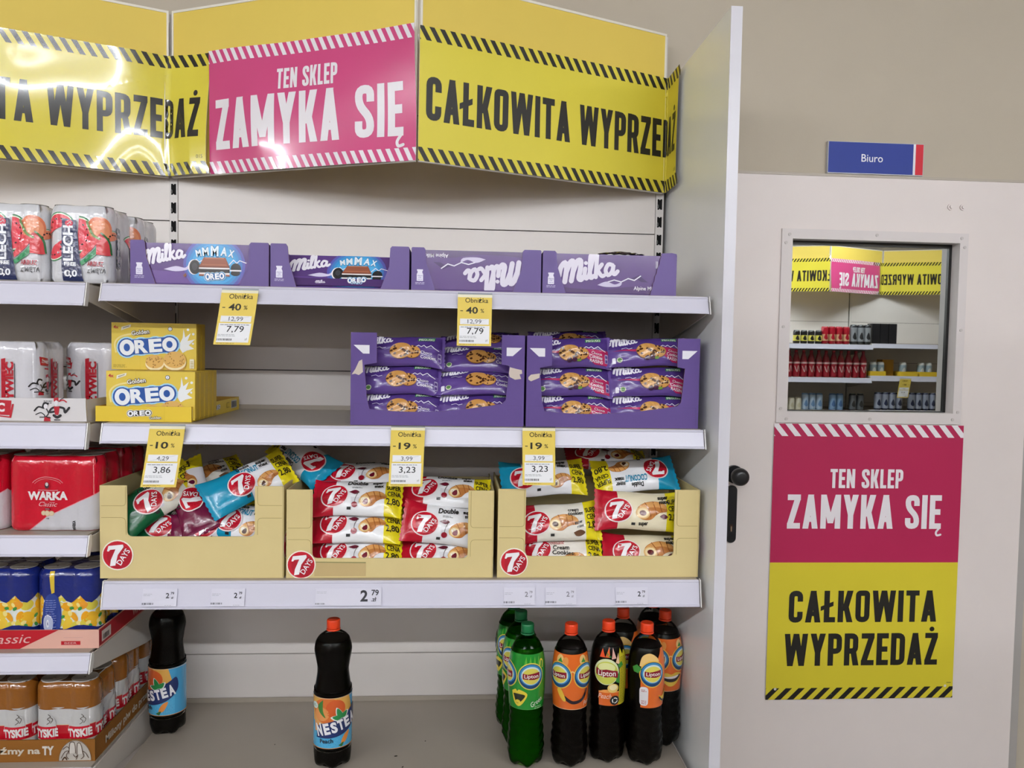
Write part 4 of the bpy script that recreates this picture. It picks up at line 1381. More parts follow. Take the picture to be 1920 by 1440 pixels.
def croissant_box(x0, w, h, xl, xr, zb, lx, lz, label, smudge=False, r=.0295):
    side = [(.0034, 0), (.255, 0), (.255, h - .002), (.0034, h)]
    return display_box('croissant_box', label, 'display box', (x0, .030, S3 + .0003), w, .255, cream_outline(w, h, xl, xr, zb), side, h - .01, CREAM, 'card',
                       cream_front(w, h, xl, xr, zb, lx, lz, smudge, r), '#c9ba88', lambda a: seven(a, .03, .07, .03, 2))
croissant_box(-.010, .396, .206, .058, .333, .093, .038, .052, 'cream croissant box nearest the beer, heaped with mixed bags', r=.031)
croissant_box(.392, .462, .199, .057, .404, .0445, .033, .030, 'middle cream croissant box with a brown smudge on its front', True)
croissant_box(.8635, .4655, .203, .063, .407, .049, .038, .036, 'cream croissant box beside the end panel')
zb = S3 + .004
cz = [
 # middle box: three at the left, three at the right
 ('double', .5410, .084, .038, .78, 0, .01, 'white croissant bag at the bottom left of the middle cream box'),
 ('double', .5395, .092, .100, .78, 0, .0, 'white croissant bag halfway up the left of the middle cream box'),
 ('double', .5400, .098, .162, .70, 0, .02, 'white croissant bag at the top left of the middle cream box'),
 ('double', .7450, .084, .036, .80, 0, .05, 'white croissant bag at the bottom right of the middle cream box'),
 ('double', .7470, .080, .104, .38, .05, .14, 'white and red croissant bag bulging forward, right of the middle cream box'),
 ('double', .7450, .128, .172, .90, 0, .08, 'white croissant bag behind the bulging one in the middle cream box'),
 ('double', .5450, .185, .200, 1.0, 0, .03, 'red-ended croissant bag lying on top at the back of the middle cream box'),
 # right box
 ('cream', 1.0100, .084, .040, .76, 0, .02, 'cream cookie croissant bag at the bottom left of the box beside the end panel'),
 ('cookie', 1.0060, .088, .110, .50, 0, -.06, 'chocolate cookie croissant bag in the left half of the box beside the end panel'),
 ('coconut', .9760, .140, .205, .62, .05, -.06, 'teal-ended croissant bag resting on the left of the box beside the end panel'),
 ('cocoa', 1.2180, .080, .040, .62, 0, .02, 'red and cream croissant bag at the bottom right of the box beside the end panel'),
 ('cocoa', 1.1960, .078, .140, .40, .02, .05, 'red and cream croissant bag bulging from the right of the box beside the end panel'),
 ('coconut', 1.2020, .150, .213, .72, 0, pi - .10, 'upside-down coconut croissant bag on top beside the end panel'),
 ('double', 1.1450, .220, .243, 1.2, .1, .10, 'crumpled silvery croissant bag at the very top back beside the end panel'),
]
for kd, x, y, z, tl, yw, ro, lb in cz:
    croissant_bag(kd, (x, y, zb + z), tl, yw, ro, lb)
# left box: bags thrown in anyhow, plain coloured ends towards the aisle
cl = [
 ('hazel', .0830, .098, .158, .55, .30, -.62, 'dark green croissant bag sticking out of the cream box nearest the beer', True),
 ('plum', .1560, .122, .158, .60, -.20, -2.15, 'burgundy croissant bag lying upside down in the heap nearest the beer', True),
 ('coconut', .2900, .100, .196, .60, .30, -.45, 'teal croissant bag on top of the heap nearest the beer', True),
 ('coconut', .2740, .094, .106, .60, -.1, .10, 'teal croissant bag at the bottom of the heap nearest the beer', True),
 ('plum', .2150, .100, .098, .60, .1, -.22, 'burgundy croissant bag at the bottom of the heap nearest the beer', True),
 ('hazel', .1120, .106, .088, .60, .1, .25, 'dark green croissant bag buried at the bottom of the heap nearest the beer', True),
 ('coconut', .3900, .225, .240, .8, -.35, -2.6, 'coconut croissant bag poking out between the first two cream boxes', False),
 ('cookie', .1500, .205, .190, 1.0, .2, -.4, 'cream croissant bag at the back of the heap nearest the beer', False),
]
for kd, x, y, z, tl, yw, ro, lb, pl_ in cl:
    croissant_bag(kd, (x, y, zb + z), tl, yw, ro, lb, plain=pl_)
# ------------------------------------------------------------------ iced tea bottles on the bottom deck
def prof_fn(prof):
    def R(z):
        for (r0, z0_), (r1, z1) in zip(prof, prof[1:]):
            if z <= z1:
                t = max(0, min(1, (z - z0_) / max(1e-6, z1 - z0_)))
                return r0 + (r1 - r0) * t
        return prof[-1][0]
    return R
def cap_mb(z0, h, r, c):
    mb = MB()
    def ribs(rr, z, a):
        return (rr * (1 + .018 * (1 if int(a * 60 / (2 * pi)) % 2 else 0)) if z0 + .002 < z < z0 + h - .003 else rr, z)
    mb.lathe([(r * .98, z0), (r, z0 + .002), (r, z0 + h - .003), (r * .95, z0 + h - .001), (r * .86, z0 + h)], (c, 'plastic'), 60, fn=ribs)
    mb.lathe([(r * 1.03, z0 - .0045), (r * 1.05, z0 - .003), (r * 1.03, z0 - .0008)], (c, 'plastic'), 36)
    return mb
def tea_bottle(kind, loc, rotz, label, group):
    t = thing('iced_tea_bottle', label, 'bottle', loc, (0, 0, rotz), group)
    green = kind == 'green'
    if kind == 'wide':
        raw = [(.030, .001), (.041, .010), (.0432, .03), (.0435, .052), (.0438, .056), (.0438, .178), (.0432, .182), (.0405, .195), (.0372, .218), (.0365, .232), (.0385, .250), (.0425, .272), (.0428, .283), (.0395, .298), (.033, .308), (.022, .316), (.0155, .319), (.0145, .324), (.0145, .334)]
    else:
        raw = [(.030, .001), (.040, .012), (.0428, .035), (.0432, .055), (.0412, .085), (.0395, .115), (.0400, .14), (.0405, .147), (.0420, .17), (.0432, .195), (.0432, .225), (.0418, .25), (.0375, .276), (.030, .294), (.021, .305), (.0155, .310), (.0145, .314), (.0145, .327)]
    pr = smooth(raw, 6)
    zl0, zl1 = (.058, .176) if kind == 'wide' else (.146, .286)
    def body(r, z, a):
        if z < .03:
            k = 1 - z / .03
            r = r * (1 - .13 * k * (1 - cos(5 * a)) / 2)
            z = z + .009 * k * (1 - cos(5 * a)) / 2 * (1 if r > .02 else .2)
        elif z < zl0 - .006 and kind != 'wide':
            r += .0010 * sin(z * 300 + 2.2 * sin(2 * a + .7)) + .0008 * cos(10 * a) * (z < .1)
        elif kind == 'wide' and z < zl0 - .008:
            r -= .0012 * (.5 + .5 * cos(10 * a)) * (1 - abs(z - .04) / .03)
        elif kind == 'wide' and .235 < z < .3:
            r += .0007 * sin(7 * a + 40 * z)
        return r, z
    MB().lathe(pr, GREEN_PET if green else CLEAR_PET, 60, fn=body).build('bottle_shell', t)
    fill = .302 if kind == 'wide' else .286
    lq = [(max(.004, r - .0012), z + .001) for r, z in pr if z < fill]
    lq.append((max(.004, prof_fn(pr)(fill) - .0012), fill))
    M = ('#4c6c26', 'gloss') if green else ('#0c0605', 'tea')
    MB().lathe(lq, M, 48, fn=body).build('tea', t)
    cz = .326 if kind == 'wide' else .317
    cap_mb(cz, .021, .0155, '#12683a' if green else '#e8431c').build('cap', t)
    # printed sleeve
    Rf = prof_fn(pr)
    R0 = .0432
    F = lambda u, v, o: ((Rf(v) + .0006 + o) * sin(u / R0), -(Rf(v) + .0006 + o) * cos(u / R0), v)
    a = Art('gloss', clip=(-pi * R0, zl0, pi * R0, zl1 if kind == 'wide' else .30))
    c = pi * R0
    mb = MB()
    if kind == 'wide':
        a.rect(-c, zl0, c, zl1, '#4aa6d8', 1)
        a.rect(-.070, zl0, .055, zl0 + .045, '#52b4e2', 1)
        a.poly([(-.052, .118), (-.060, zl1), (.040, zl1), (.050, .14), (.02, .125)], '#e8b054', 2)
        a.poly([(-.045, .095), (-.05, .14), (-.01, .13), (-.02, .10)], '#e8a866', 2)
        a.ellipse(-.012, .146, .036, .030, '#dd7434', 3, 26); a.ellipse(.006, .150, .022, .022, '#d8602c', 4, 22); a.ellipse(-.026, .138, .018, .016, '#e89a58', 4, 20)
        a.poly(smooth([(-.022, .172), (-.034, .158), (-.030, .142), (-.016, .130), (-.022, .146), (-.022, .172)], 4), '#3a7a2c', 5)
        nv = smooth([(-.038, .082), (-.032, .112), (.004, .124), (.040, .142), (.058, .152), (.062, .124), (.044, .100), (.008, .085), (-.038, .082)], 4)
        a.poly(nv, '#1e2f66', 6)
        for ch, x, y, h in (('N', -.027, .0895, .026), ('E', -.0105, .0935, .0235), ('S', .005, .097, .0225), ('T', .0195, .101, .0225), ('E', .034, .1055, .0225), ('A', .050, .110, .0245)):
            a.text(ch, x, y, h, '#f4f4f8', w=.0132, bold=.05, rot=.24, L=8)
        for rot, L_ in ((.35, .026), (-.75, .020), (1.35, .020)):
            p = [(0, 0), (-.006, L_ * .4), (0, L_), (.006, L_ * .4)]
            q = [(.018 + x * cos(rot) - y * sin(rot), .128 + x * sin(rot) + y * cos(rot)) for x, y in smooth(p + [p[0]], 3)]
            a.poly([(.018 + (x - .018) * 1.2, .128 + (y - .128) * 1.12 - .001) for x, y in q], '#f0f4ec', 7)
            a.poly(q, '#2c8a4a', 8)
        a.text('Peach', -.014, .071, .0095, '#1c2430', w=.030, bold=.02, rot=.06, L=5)
        a.poly(smooth([(.018, .066), (.030, .070), (.040, .092), (.028, .088), (.020, .076), (.018, .066)], 4), '#e89040', 4)
        a.poly(smooth([(.012, .064), (.024, .070), (.020, .060), (.012, .064)], 3), '#2f6a34', 5)
        a.ellipse(-.044, .156, .009, .008, '#dfeee6', 5, 18)
        a.lines(-.050, .157, .012, 2, .003, .001, '#5a9a78', 6, 2)
        a.rect(-c, zl0, c, zl0 + .0015, '#e0a46a', 6)
        a.rect(-c, zl1 - .001, c, zl1, '#e0c49a', 6)
    else:
        base = '#1f8a2c' if green else '#e06a24'
        if kind == 'pale':      # label turned to its back: clear above, orange below, a yellow panel of small print
            a.rect(-.030, zl0, .020, zl0 + .035, base, 1)
            a.poly(smooth([(-.030, .18), (-.01, .186), (.020, .180)], 3) + [(.020, .178), (-.03, .178)], '#f0a050', 2)
            a.rect(.0205, zl0, .052, .268, '#cdbf2e', 1)
            a.poly([(.0205, .268), (.026, .282), (.032, .266), (.040, .276), (.052, .262)], '#cdbf2e', 1)
            a.lines(.023, .26, .027, 34, .0033, .0011, '#6a6420', 2, 8)
            for p, cc in (([(-.03, .262), (-.024, .282), (-.016, .262)], '#e8552c'), ([(-.016, .262), (-.006, .286), (-.004, .262)], '#e86a34'), ([(0, .258), (.004, .284), (.012, .26)], '#e8b4a4'), ([(-.010, .264), (-.012, .274), (.0, .262)], '#2f8a3c'), ([(.010, .25), (.018, .272), (.020, .245)], '#f0c8a0')):
                a.poly(p, cc, 2)
            a.ellipse(-.012, .228, .030, .031, '#dfe6b4', 2, 30); a.ellipse(-.012, .226, .027, .027, '#ccd056', 3, 30)
            a.ellipse(-.012, .238, .020, .012, '#e6e8a0', 4, 24)
            a.poly(smooth([(-.036, .238), (-.026, .232), (-.012, .235), (.004, .232), (.014, .230), (.014, .214), (.002, .218), (-.012, .216), (-.028, .218), (-.036, .222), (-.036, .238)], 2), '#8a1c2c', 5)
            a.text('Lipton', -.011, .2195, .0125, '#f6f2ea', w=.040, bold=.01, L=6)
            for p in ([(.014, .245), (.026, .252), (.030, .243), (.020, .236)], [(.012, .222), (.020, .228), (.020, .200), (.010, .205)]):
                a.poly(p, '#3a8a34', 5)
            a.ellipse(.004, .190, .013, .011, '#eac870', 5, 18); a.ellipse(.004, .192, .009, .007, '#f4e4b0', 6, 16)
            a.text('Peach', -.016, .164, .012, '#f4d8c0', w=.030, shear=.3, L=5)
            a.ellipse(.009, .160, .0115, .0115, '#1a1a18', 6, 20)
            for k in range(3):
                an = k * 2.094 + .5
                a.stroke([(.009 + .006 * cos(an + q * .35), .160 + .006 * sin(an + q * .35)) for q in range(5)], .0022, '#e6e6e2', 7)
        else:
            top = .276
            if kind == 'half':     # the picture starts halfway round
                a.rect(-.024, zl0, c * .7, .225, base, 1)
                a.poly([(-.024, .225), (-.012, .25), (.018, .262), (.034, .284), (c * .7, .28), (c * .7, .225)], base, 1)
                a.poly(smooth([(-.028, .246), (-.022, .268), (-.004, .276), (.014, .268), (.02, .255), (0, .24), (-.028, .246)], 4), '#ecc47a', 2)
            else:
                a.rect(-c, zl0, c, top, base, 1)
                a.rect(-c, zl0, c, zl0 + .001, '#f0c8a0' if not green else '#4aa84a', 2)
            for sx in (-.030, .030):
                if green or kind == 'half':
                    continue
                a.ellipse(sx - .006, .262, .010, .012, '#ecc47a', 2, 16); a.ellipse(sx + .008, .258, .008, .012, '#e0954a', 2, 16, -.3)
                a.poly([(sx - .004, .268), (sx + .002, .256), (sx - .012, .258)], '#3a8a34', 3)
            if green:
                for k in range(4):
                    x = -.012 + .011 * k
                    a.poly([(x - .004, .248), (x + .002, .272), (x + .005, .248)], '#5aae3a', 2)
                a.stroke(smooth([(.024, .246), (.028, .262), (.034, .258), (.032, .244)], 3), .003, '#dfd44a', 3)
            eyes = ((.004, .228),) if (green or kind == 'half') else ((-.036, .226), (.030, .226))
            if green:
                eyes = ((.002, .226), (-.062, .224))
            for ex, ez in eyes:
                a.ellipse(ex, ez, .0315, .0315, '#e6b84a' if not green else '#d8cf5a', 3, 32)
                a.ellipse(ex, ez, .029, .029, '#16406e', 4, 32); a.ellipse(ex, ez + .003, .0265, .0245, '#3a86b8', 5, 30)
                a.ellipse(ex, ez + .002, .0225, .021, '#cfe4e4', 6, 28); a.ellipse(ex, ez + .001, .020, .0185, '#ddd05a', 7, 28)
                a.poly([(ex - .019, ez + .008), (ex - .008, ez + .006), (ex + .004, ez + .008), (ex + .019, ez + .010), (ex + .019, ez - .004), (ex + .006, ez - .007), (ex - .008, ez - .006), (ex - .019, ez - .005)], '#86182a', 9)
                a.text('Lipton', ex, ez - .0025, .0085, '#f6f2ea', w=.031, bold=.008, L=10)
            if kind == 'half':
                lip = smooth([(.020, .176), (.034, .172), (.048, .188), (.060, .186), (.052, .166), (.032, .158), (.020, .176)], 4)
                a.poly(lip, '#e8bc3a', 4); a.stroke(smooth([(.024, .170), (.036, .160), (.054, .164)], 3), .004, '#2a1a20', 5)
                a.poly(rounded([(-.026, .152), (-.006, .152), (-.006, .198), (-.026, .198)], .009, True), '#e6e2e4', 4)
                a.lines(-.022, .190, .012, 2, .0035, .0014, '#b05a54', 5, 4); a.lines(-.022, .163, .012, 3, .0035, .0014, '#b05a54', 5, 6)
                a.poly([(-.046, .240), (-.034, .248), (-.022, .240), (-.030, .228), (-.042, .230)], '#3a8a34', 3)
            elif green:
                a.poly(smooth([(-.044, .188), (-.034, .194), (-.030, .190), (-.024, .194), (-.006, .184), (-.018, .160), (-.030, .154), (-.040, .166), (-.044, .188)], 4), '#e6cf3e', 4)
                a.poly(smooth([(-.040, .183), (-.026, .184), (-.011, .181), (-.022, .165), (-.032, .162), (-.040, .183)], 4), '#1c2410', 5)
                a.ellipse(-.028, .166, .006, .004, '#e6cf3e', 6, 12)
                a.text('Green', .018, .158, .012, '#e8f0e0', w=.032, shear=.25, rot=.45, L=4)
                a.lines(.012, .152, .020, 2, .004, .001, '#cfe0c4', 4, 3)
            elif kind == 'smile':
                a.stroke(smooth([(-.022, .176), (-.002, .164), (.022, .170), (.034, .190)], 5), .0075, '#2a1a24', 4)
                a.poly(smooth([(-.040, .192), (-.030, .196), (-.018, .170), (-.024, .166), (-.034, .178), (-.040, .192)], 3), '#e8bc3a', 5)
                a.text('Peach', .040, .156, .011, '#f6dcc4', w=.026, shear=.3, rot=.3, L=4)
                a.stroke(smooth([(-.012, .232), (-.004, .238), (.004, .232)], 3), .003, '#ecc47a', 3)
            else:
                a.poly(smooth([(-.030, .184), (-.014, .194), (.0, .190), (.012, .194), (.030, .188), (.016, .166), (-.006, .160), (-.030, .184)], 4), '#e6c24a', 4)
                a.poly(smooth([(-.028, .183), (-.004, .184), (.028, .187), (.012, .172), (-.010, .172), (-.028, .183)], 4), '#241820', 5)
                a.poly(smooth([(-.020, .184), (0, .185), (.020, .187), (.010, .180), (-.010, .180), (-.020, .184)], 3), '#f0ece8', 6)
                a.stroke(smooth([(-.010, .232), (-.003, .236), (.004, .232)], 3), .003, '#ecc47a', 3)
    mb.art(a, F, .006)
    mb.build('label_sleeve', t)
    return t
DK = S4 + .0004
tea_bottle('wide', (.485, .110, DK), .16, 'wide-shouldered peach iced tea bottle standing alone mid-shelf', None)
tea_bottle('wide', (.0415, .285, DK - .0), -.55, 'wide-shouldered peach iced tea bottle in the corner by the beer trays', None)
tea_bottle('green', (.9425, .1000, DK), .10, 'green iced tea bottle standing foremost', None)
tea_bottle('smile', (1.0470, .0970, DK), .05, 'orange-labelled iced tea bottle smiling, beside the foremost green one', None)
tea_bottle('pale', (1.1405, .1150, DK), .02, 'iced tea bottle with the pale label and yellow side panel', None)
tea_bottle('half', (1.2310, .1000, DK), .04, 'iced tea bottle with one round emblem, foremost by the end panel', None)
b_ = tea_bottle('grin', (1.2990, .1880, DK), .16, 'orange-labelled iced tea bottle grinning against the end panel', None)
g_ = tea_bottle('green', (.9340, .1900, DK), -.75, 'green iced tea bottle second in its file', None)
dup(g_, (.9230, .2800, DK), (0, 0, -.55), 'green iced tea bottle rearmost in its file')
tea_bottle('half', (1.1960, .2080, DK), -.12, 'peach iced tea bottle standing behind the pale-labelled one', None)
dup(b_, (1.2930, .290, DK), (0, 0, .3), 'rearmost peach iced tea bottle in the corner by the end panel')

# ------------------------------------------------------------------ beer in shrink film on the left bay
CR = .0330
def can(parent, x, y, h, colr, name='can', top='#c9ccd0', pale=None):
    """half-litre can: necked body and rimmed lid"""
    pr = [(CR * .78, .001), (CR * .86, .003), (CR * .985, .012), (CR, .016), (CR, h - .017), (CR * .97, h - .011), (CR * .84, h - .003), (CR * .83, h - .0015), (CR * .82, h)]
    mb = MB().lathe(pr, (colr, 'gloss'), 28, x, y)
    mb.lathe([(CR * .845, h - .003), (CR * .86, h - .001), (CR * .84, h + .0005), (CR * .76, h - .003), (CR * .5, h - .0035), (.001, h - .0035)], (top, 'gloss'), 24, x, y, caps=False)
    return mb
def hull(nx, ny, inset=0.0, sub=7):
    """plan outline of film drawn round nx by ny cans; list of (x, y, distance), starting mid front"""
    th = radians(29)
    pts = []
    def arc(cx, cy, a0, a1):
        for i in range(sub):
            a = a0 + (a1 - a0) * i / (sub - 1)
            pts.append((cx + (CR + .0008 - inset) * sin(a), cy - (CR + .0008 - inset) * cos(a)))
    X = [(i - (nx - 1) / 2) * 2 * CR for i in range(nx)]
    Y = [(j - (ny - 1) / 2) * 2 * CR for j in range(ny)]
    for s_, (A, Bfix) in enumerate((('f', 0), ('r', 0), ('b', 0), ('l', 0))):
        base = s_ * pi / 2
        seq = {'f': [(x, Y[0]) for x in X], 'r': [(X[-1], y) for y in Y], 'b': [(x, Y[-1]) for x in X[::-1]], 'l': [(X[0], y) for y in Y[::-1]]}[A]
        n = len(seq)
        for i, (cx, cy) in enumerate(seq):
            arc(cx, cy, base + (-pi / 4 if i == 0 else -th), base + (pi / 4 if i == n - 1 else th))
    return pts
def pack(name, label, loc, nx, ny, h, film, art_fn, rotz=0, group=None, cans=None, clear_film=False, topcol=None, edge_top=.016):
    t = thing(name, label, 'beer pack', loc, (0, 0, rotz), group)
    base = hull(nx, ny)
    # distance along the outline, zero in the middle of the front
    d = [0]
    for i in range(1, len(base)):
        d.append(d[-1] + sqrt((base[i][0] - base[i - 1][0]) ** 2 + (base[i][1] - base[i - 1][1]) ** 2))
    tot = d[-1] + sqrt((base[0][0] - base[-1][0]) ** 2 + (base[0][1] - base[-1][1]) ** 2)
    # measure the front's half length
    nf = 0
    for i, p in enumerate(base):
        if i % 7 == 6 and i // 7 == nx - 1:
            nf = d[i]
    mid = nf / 2
    N = len(base)
    def inset(z):
        if z < .010: return .0055 * ((.010 - z) / .010) ** 1.5
        if z > h - edge_top: return .0075 * ((z - h + edge_top) / edge_top) ** 1.6
        return 0
    def pt(s, z, o):
        s = (s + mid) % tot
        lo, hi = 0, N - 1
        while lo < hi:
            m_ = (lo + hi + 1) // 2
            if d[m_] <= s: lo = m_
            else: hi = m_ - 1
        i, j = lo, (lo + 1) % N
        seg = (d[j] if j else tot) - d[i]
        k = (s - d[i]) / max(1e-9, seg)
        x, y = base[i][0] + (base[j][0] - base[i][0]) * k, base[i][1] + (base[j][1] - base[i][1]) * k
        nx_, ny_ = base[j][1] - base[i][1], -(base[j][0] - base[i][0])
        l = sqrt(nx_ * nx_ + ny_ * ny_) or 1
        e = o - inset(z)
        return (x + nx_ / l * e, y + ny_ / l * e, z)
    zs = [0, .002, .005, .010, .02] + [.02 + (h - .04) * k / 6 for k in range(1, 7)] + [h - edge_top * .7, h - edge_top * .4, h - edge_top * .15, h]
    P = []
    for i in range(N):
        row = []
        for z in zs:
            e = inset(z)
            a_, b__ = base[i - 1], base[(i + 1) % N]
            nx_, ny_ = b__[1] - a_[1], -(b__[0] - a_[0])
            l = sqrt(nx_ * nx_ + ny_ * ny_) or 1
            row.append((base[i][0] - nx_ / l * e, base[i][1] - ny_ / l * e, z))
        P.append(row)
    A_art = Art('shrink', clip=(-tot / 2, .0012, tot / 2, h - .0012))
    right = nf - mid          # distance at which the right side starts
    art_fn(A_art, h, mid, right)
    if clear_film:
        for i in range(nx):
            for j in range(ny):
                can(t, (i - (nx - 1) / 2) * 2 * CR, (j - (ny - 1) / 2) * 2 * CR, h - .001, cans).build('can', t)
        mb = MB().grid(P, N, len(zs), SHRINK_FILM, True, True)
    else:
        mb = MB().grid(P, N, len(zs), (film, 'shrink'), True, True)
        b = len(mb.v)
        k = mb.m((topcol or film, 'shrink'))
        ring = [i * len(zs) + len(zs) - 1 for i in range(N)]
        mb.f.append(tuple(ring)); mb.mi.append(k); mb.sm.append(False)
        mb.f.append(tuple(i * len(zs) for i in range(N))[::-1]); mb.mi.append(k); mb.sm.append(False)
    mb.art(A_art, pt, .0075)
    mb.build('shrink_film', t)
    if not clear_film:
        for i in range(nx):
            for j in range(ny):
                x, y = (i - (nx - 1) / 2) * 2 * CR, (j - (ny - 1) / 2) * 2 * CR
                MB().lathe([(CR * .83, h + .0002), (CR * .84, h + .001), (CR * .80, h + .001), (CR * .76, h + .0004), (.002, h + .0004)], ('#b9b2a8', 'gloss'), 24, x, y, caps=False).build('can_lid', t)
    return t
def melon(a, cx, cy, r, a0, a1, L, flesh='#dd4050'):
    for rr, c in ((r, '#2c7a48'), (r * .93, '#e6eed8'), (r * .86, flesh)):
        a.poly([(cx, cy)] + ell(cx, cy, rr, n=14, a0=a0, a1=a1), c, L)
        L += 1
    for k in range(5):
        an = a0 + (a1 - a0) * (k + .6) / 5.4
        a.ellipse(cx + r * .58 * cos(an), cy + r * .58 * sin(an), .0018, .0026, '#2a1418', L, 8, an)
def art_melon(a, h, mid, right):
    # white film with melon slices, a navy band with the upright name, peach slices on the second can
    melon(a, -.038, .118, .034, .3, 3.6, 2)
    melon(a, -.052, .078, .032, -2.2, .6, 2)
    melon(a, .000, .105, .040, -1.5, 1.5, 2)
    a.poly([(.004, .046), (.03, .066), (.052, .092), (.058, .086), (.036, .056), (.008, .038)], '#2f8a58', 7)
    a.poly([(.006, .052), (.03, .070), (.050, .096), (.030, .100), (.004, .062)], '#e05058', 6)
    a.ellipse(.046, .116, .026, .028, '#e0805c', 3, 22); a.ellipse(.046, .114, .021, .023, '#ec9a70', 4, 20)
    a.poly(smooth([(.040, .062), (.042, .098), (.050, .106), (.064, .085), (.068, .062), (.040, .062)], 4), '#d84a50', 8)
    a.stroke(smooth([(.050, .108), (.064, .092), (.069, .064)], 4), .004, '#2f6a3c', 9)
    a.stroke(smooth([(.022, .132), (.034, .105), (.046, .096)], 4), .005, '#6a8a4a', 8)
    nv = '#1c2650'
    a.poly([(-.030, .004), (-.032, .030), (-.031, .138), (-.002, .135), (.004, .05), (.012, .004)], nv, 11)
    a.text('LECH', -.0095, .047, .019, '#f0f2f6', w=.076, bold=.03, rot=pi / 2, al='l', L=13)
    a.ellipse(-.017, .128, .0085, .0075, '#d0304a', 13, 14)
    a.stroke([(-.022, .126), (-.015, .131), (-.012, .127)], .0016, '#f0e0e4', 14)
    a.text('FREE', -.015, .037, .0072, '#f0f2f6', w=.025, bold=.04, L=13)
    a.text('0,0', -.014, .014, .013, '#f0f2f6', w=.027, bold=.03, L=13)
    a.text('ARBUZ', .038, .037, .0095, '#a8283a', w=.030, bold=.02, L=10)
    a.text('Z MIĘTĄ', .040, .022, .0095, '#2a2a30', w=.035, bold=.02, L=10)
    # right side: the same band and fruit again
    r = right
    a.poly(rounded([(r + .026, .036), (r + .054, .036), (r + .054, .126), (r + .026, .126)], .008, True), nv, 4)
    a.text('LECH', r + .0475, .050, .018, '#dfe6f2', w=.066, bold=.06, rot=pi / 2, al='l', L=6)
    a.text('FREE', r + .040, .040, .006, '#dfe6f2', w=.022, bold=.04, L=6)
    melon(a, r + .098, .085, .032, -1.3, 2.4, 2)
    melon(a, r + .016, .095, .022, .4, 3.4, 2, '#e0805c')
def art_white(a, h, mid, right):
    # white cans: red name band running up, red badge, dancers in black ink
    for q in (.0, right + .064):
        a.poly([(q - .013, .02), (q - .004, .02), (q - .004, .132), (q - .013, .130)], '#b01c2c', 3)
        a.poly([(q - .004, .02), (q + .015, .02), (q + .015, .118), (q + .006, .130), (q - .004, .132)], '#c8c4c8', 2)
        a.text('ŻYWIEC', q + .012, .026, .015, '#b01c2c', w=.098, bold=.06, rot=pi / 2, al='l', L=5)
        a.stroke([(q + .0155, .02), (q + .0155, .12)], .0012, '#1c1a1e', 5)
    for q in (-.058, right + .018):
        a.poly([(q - .012, .136), (q + .012, .132), (q + .014, .114), (q - .010, .117)], '#b01c2c', 3)
        a.text('ŻYWIEC', q + .0015, .1215, .006, '#ece6e8', w=.019, bold=.03, rot=-.15, L=5)
        a.poly([(q + .013, .120), (q + .017, .122), (q + .014, .106), (q + .0, .108), (q + .0, .111), (q + .0115, .110)], '#b01c2c', 3)
        dance(a, q, .072, .62, 3)
    a.ellipse(-.018, .075, .006, .05, '#b4b2b8', 1, 14)
def dance(a, x, y, k, L):
    """a dancing couple in brush strokes"""
    a.at(x, y, .04 * k)
    ink, red = '#1e1c20', '#b01c2c'
    S_ = lambda p, w, c: a.stroke(smooth(p, 4), w, c, L)
    S_([(-1.3, -.05), (-1.0, .25), (-.6, .15)], .12, ink); S_([(-1.2, -.35), (-.8, -.2), (-.5, -.5), (-.9, -.55)], .07, ink)
    a.ellipse(-.45, .30, .15, .19, '#e8e4e8', L + 1); S_([(-.68, .2), (-.55, .55), (-.3, .5)], .16, ink)
    S_([(-.4, .1), (-.25, -.25), (-.4, -.5), (-.1, -.6)], .08, ink)
    a.poly([(-.55, -.55), (-.15, -.5), (-.1, -.85), (-.6, -.85)], red, L)
    a.ellipse(.35, .55, .15, .22, '#e8e4e8', L + 1); a.poly([(.15, .95), (.5, 1.0), (.52, .72), (.15, .68)], red, L)
    S_([(.55, .7), (.85, .8), (1.1, .65)], .10, red); S_([(.6, .8), (.9, .98)], .05, ink)
    S_([(.2, .25), (-.05, .1), (-.15, -.15), (.2, -.1)], .15, ink); S_([(.55, .25), (.9, .15), (1.0, -.15), (1.3, .2)], .17, ink)
    a.poly([(.15, .3), (.6, .3), (.5, -.35), (.25, -.35)], red, L + 1)
    S_([(.15, -.4), (.4, -.55), (.65, -.4)], .2, ink); S_([(.2, -.75), (.6, -.75)], .08, ink)
    a.T = None
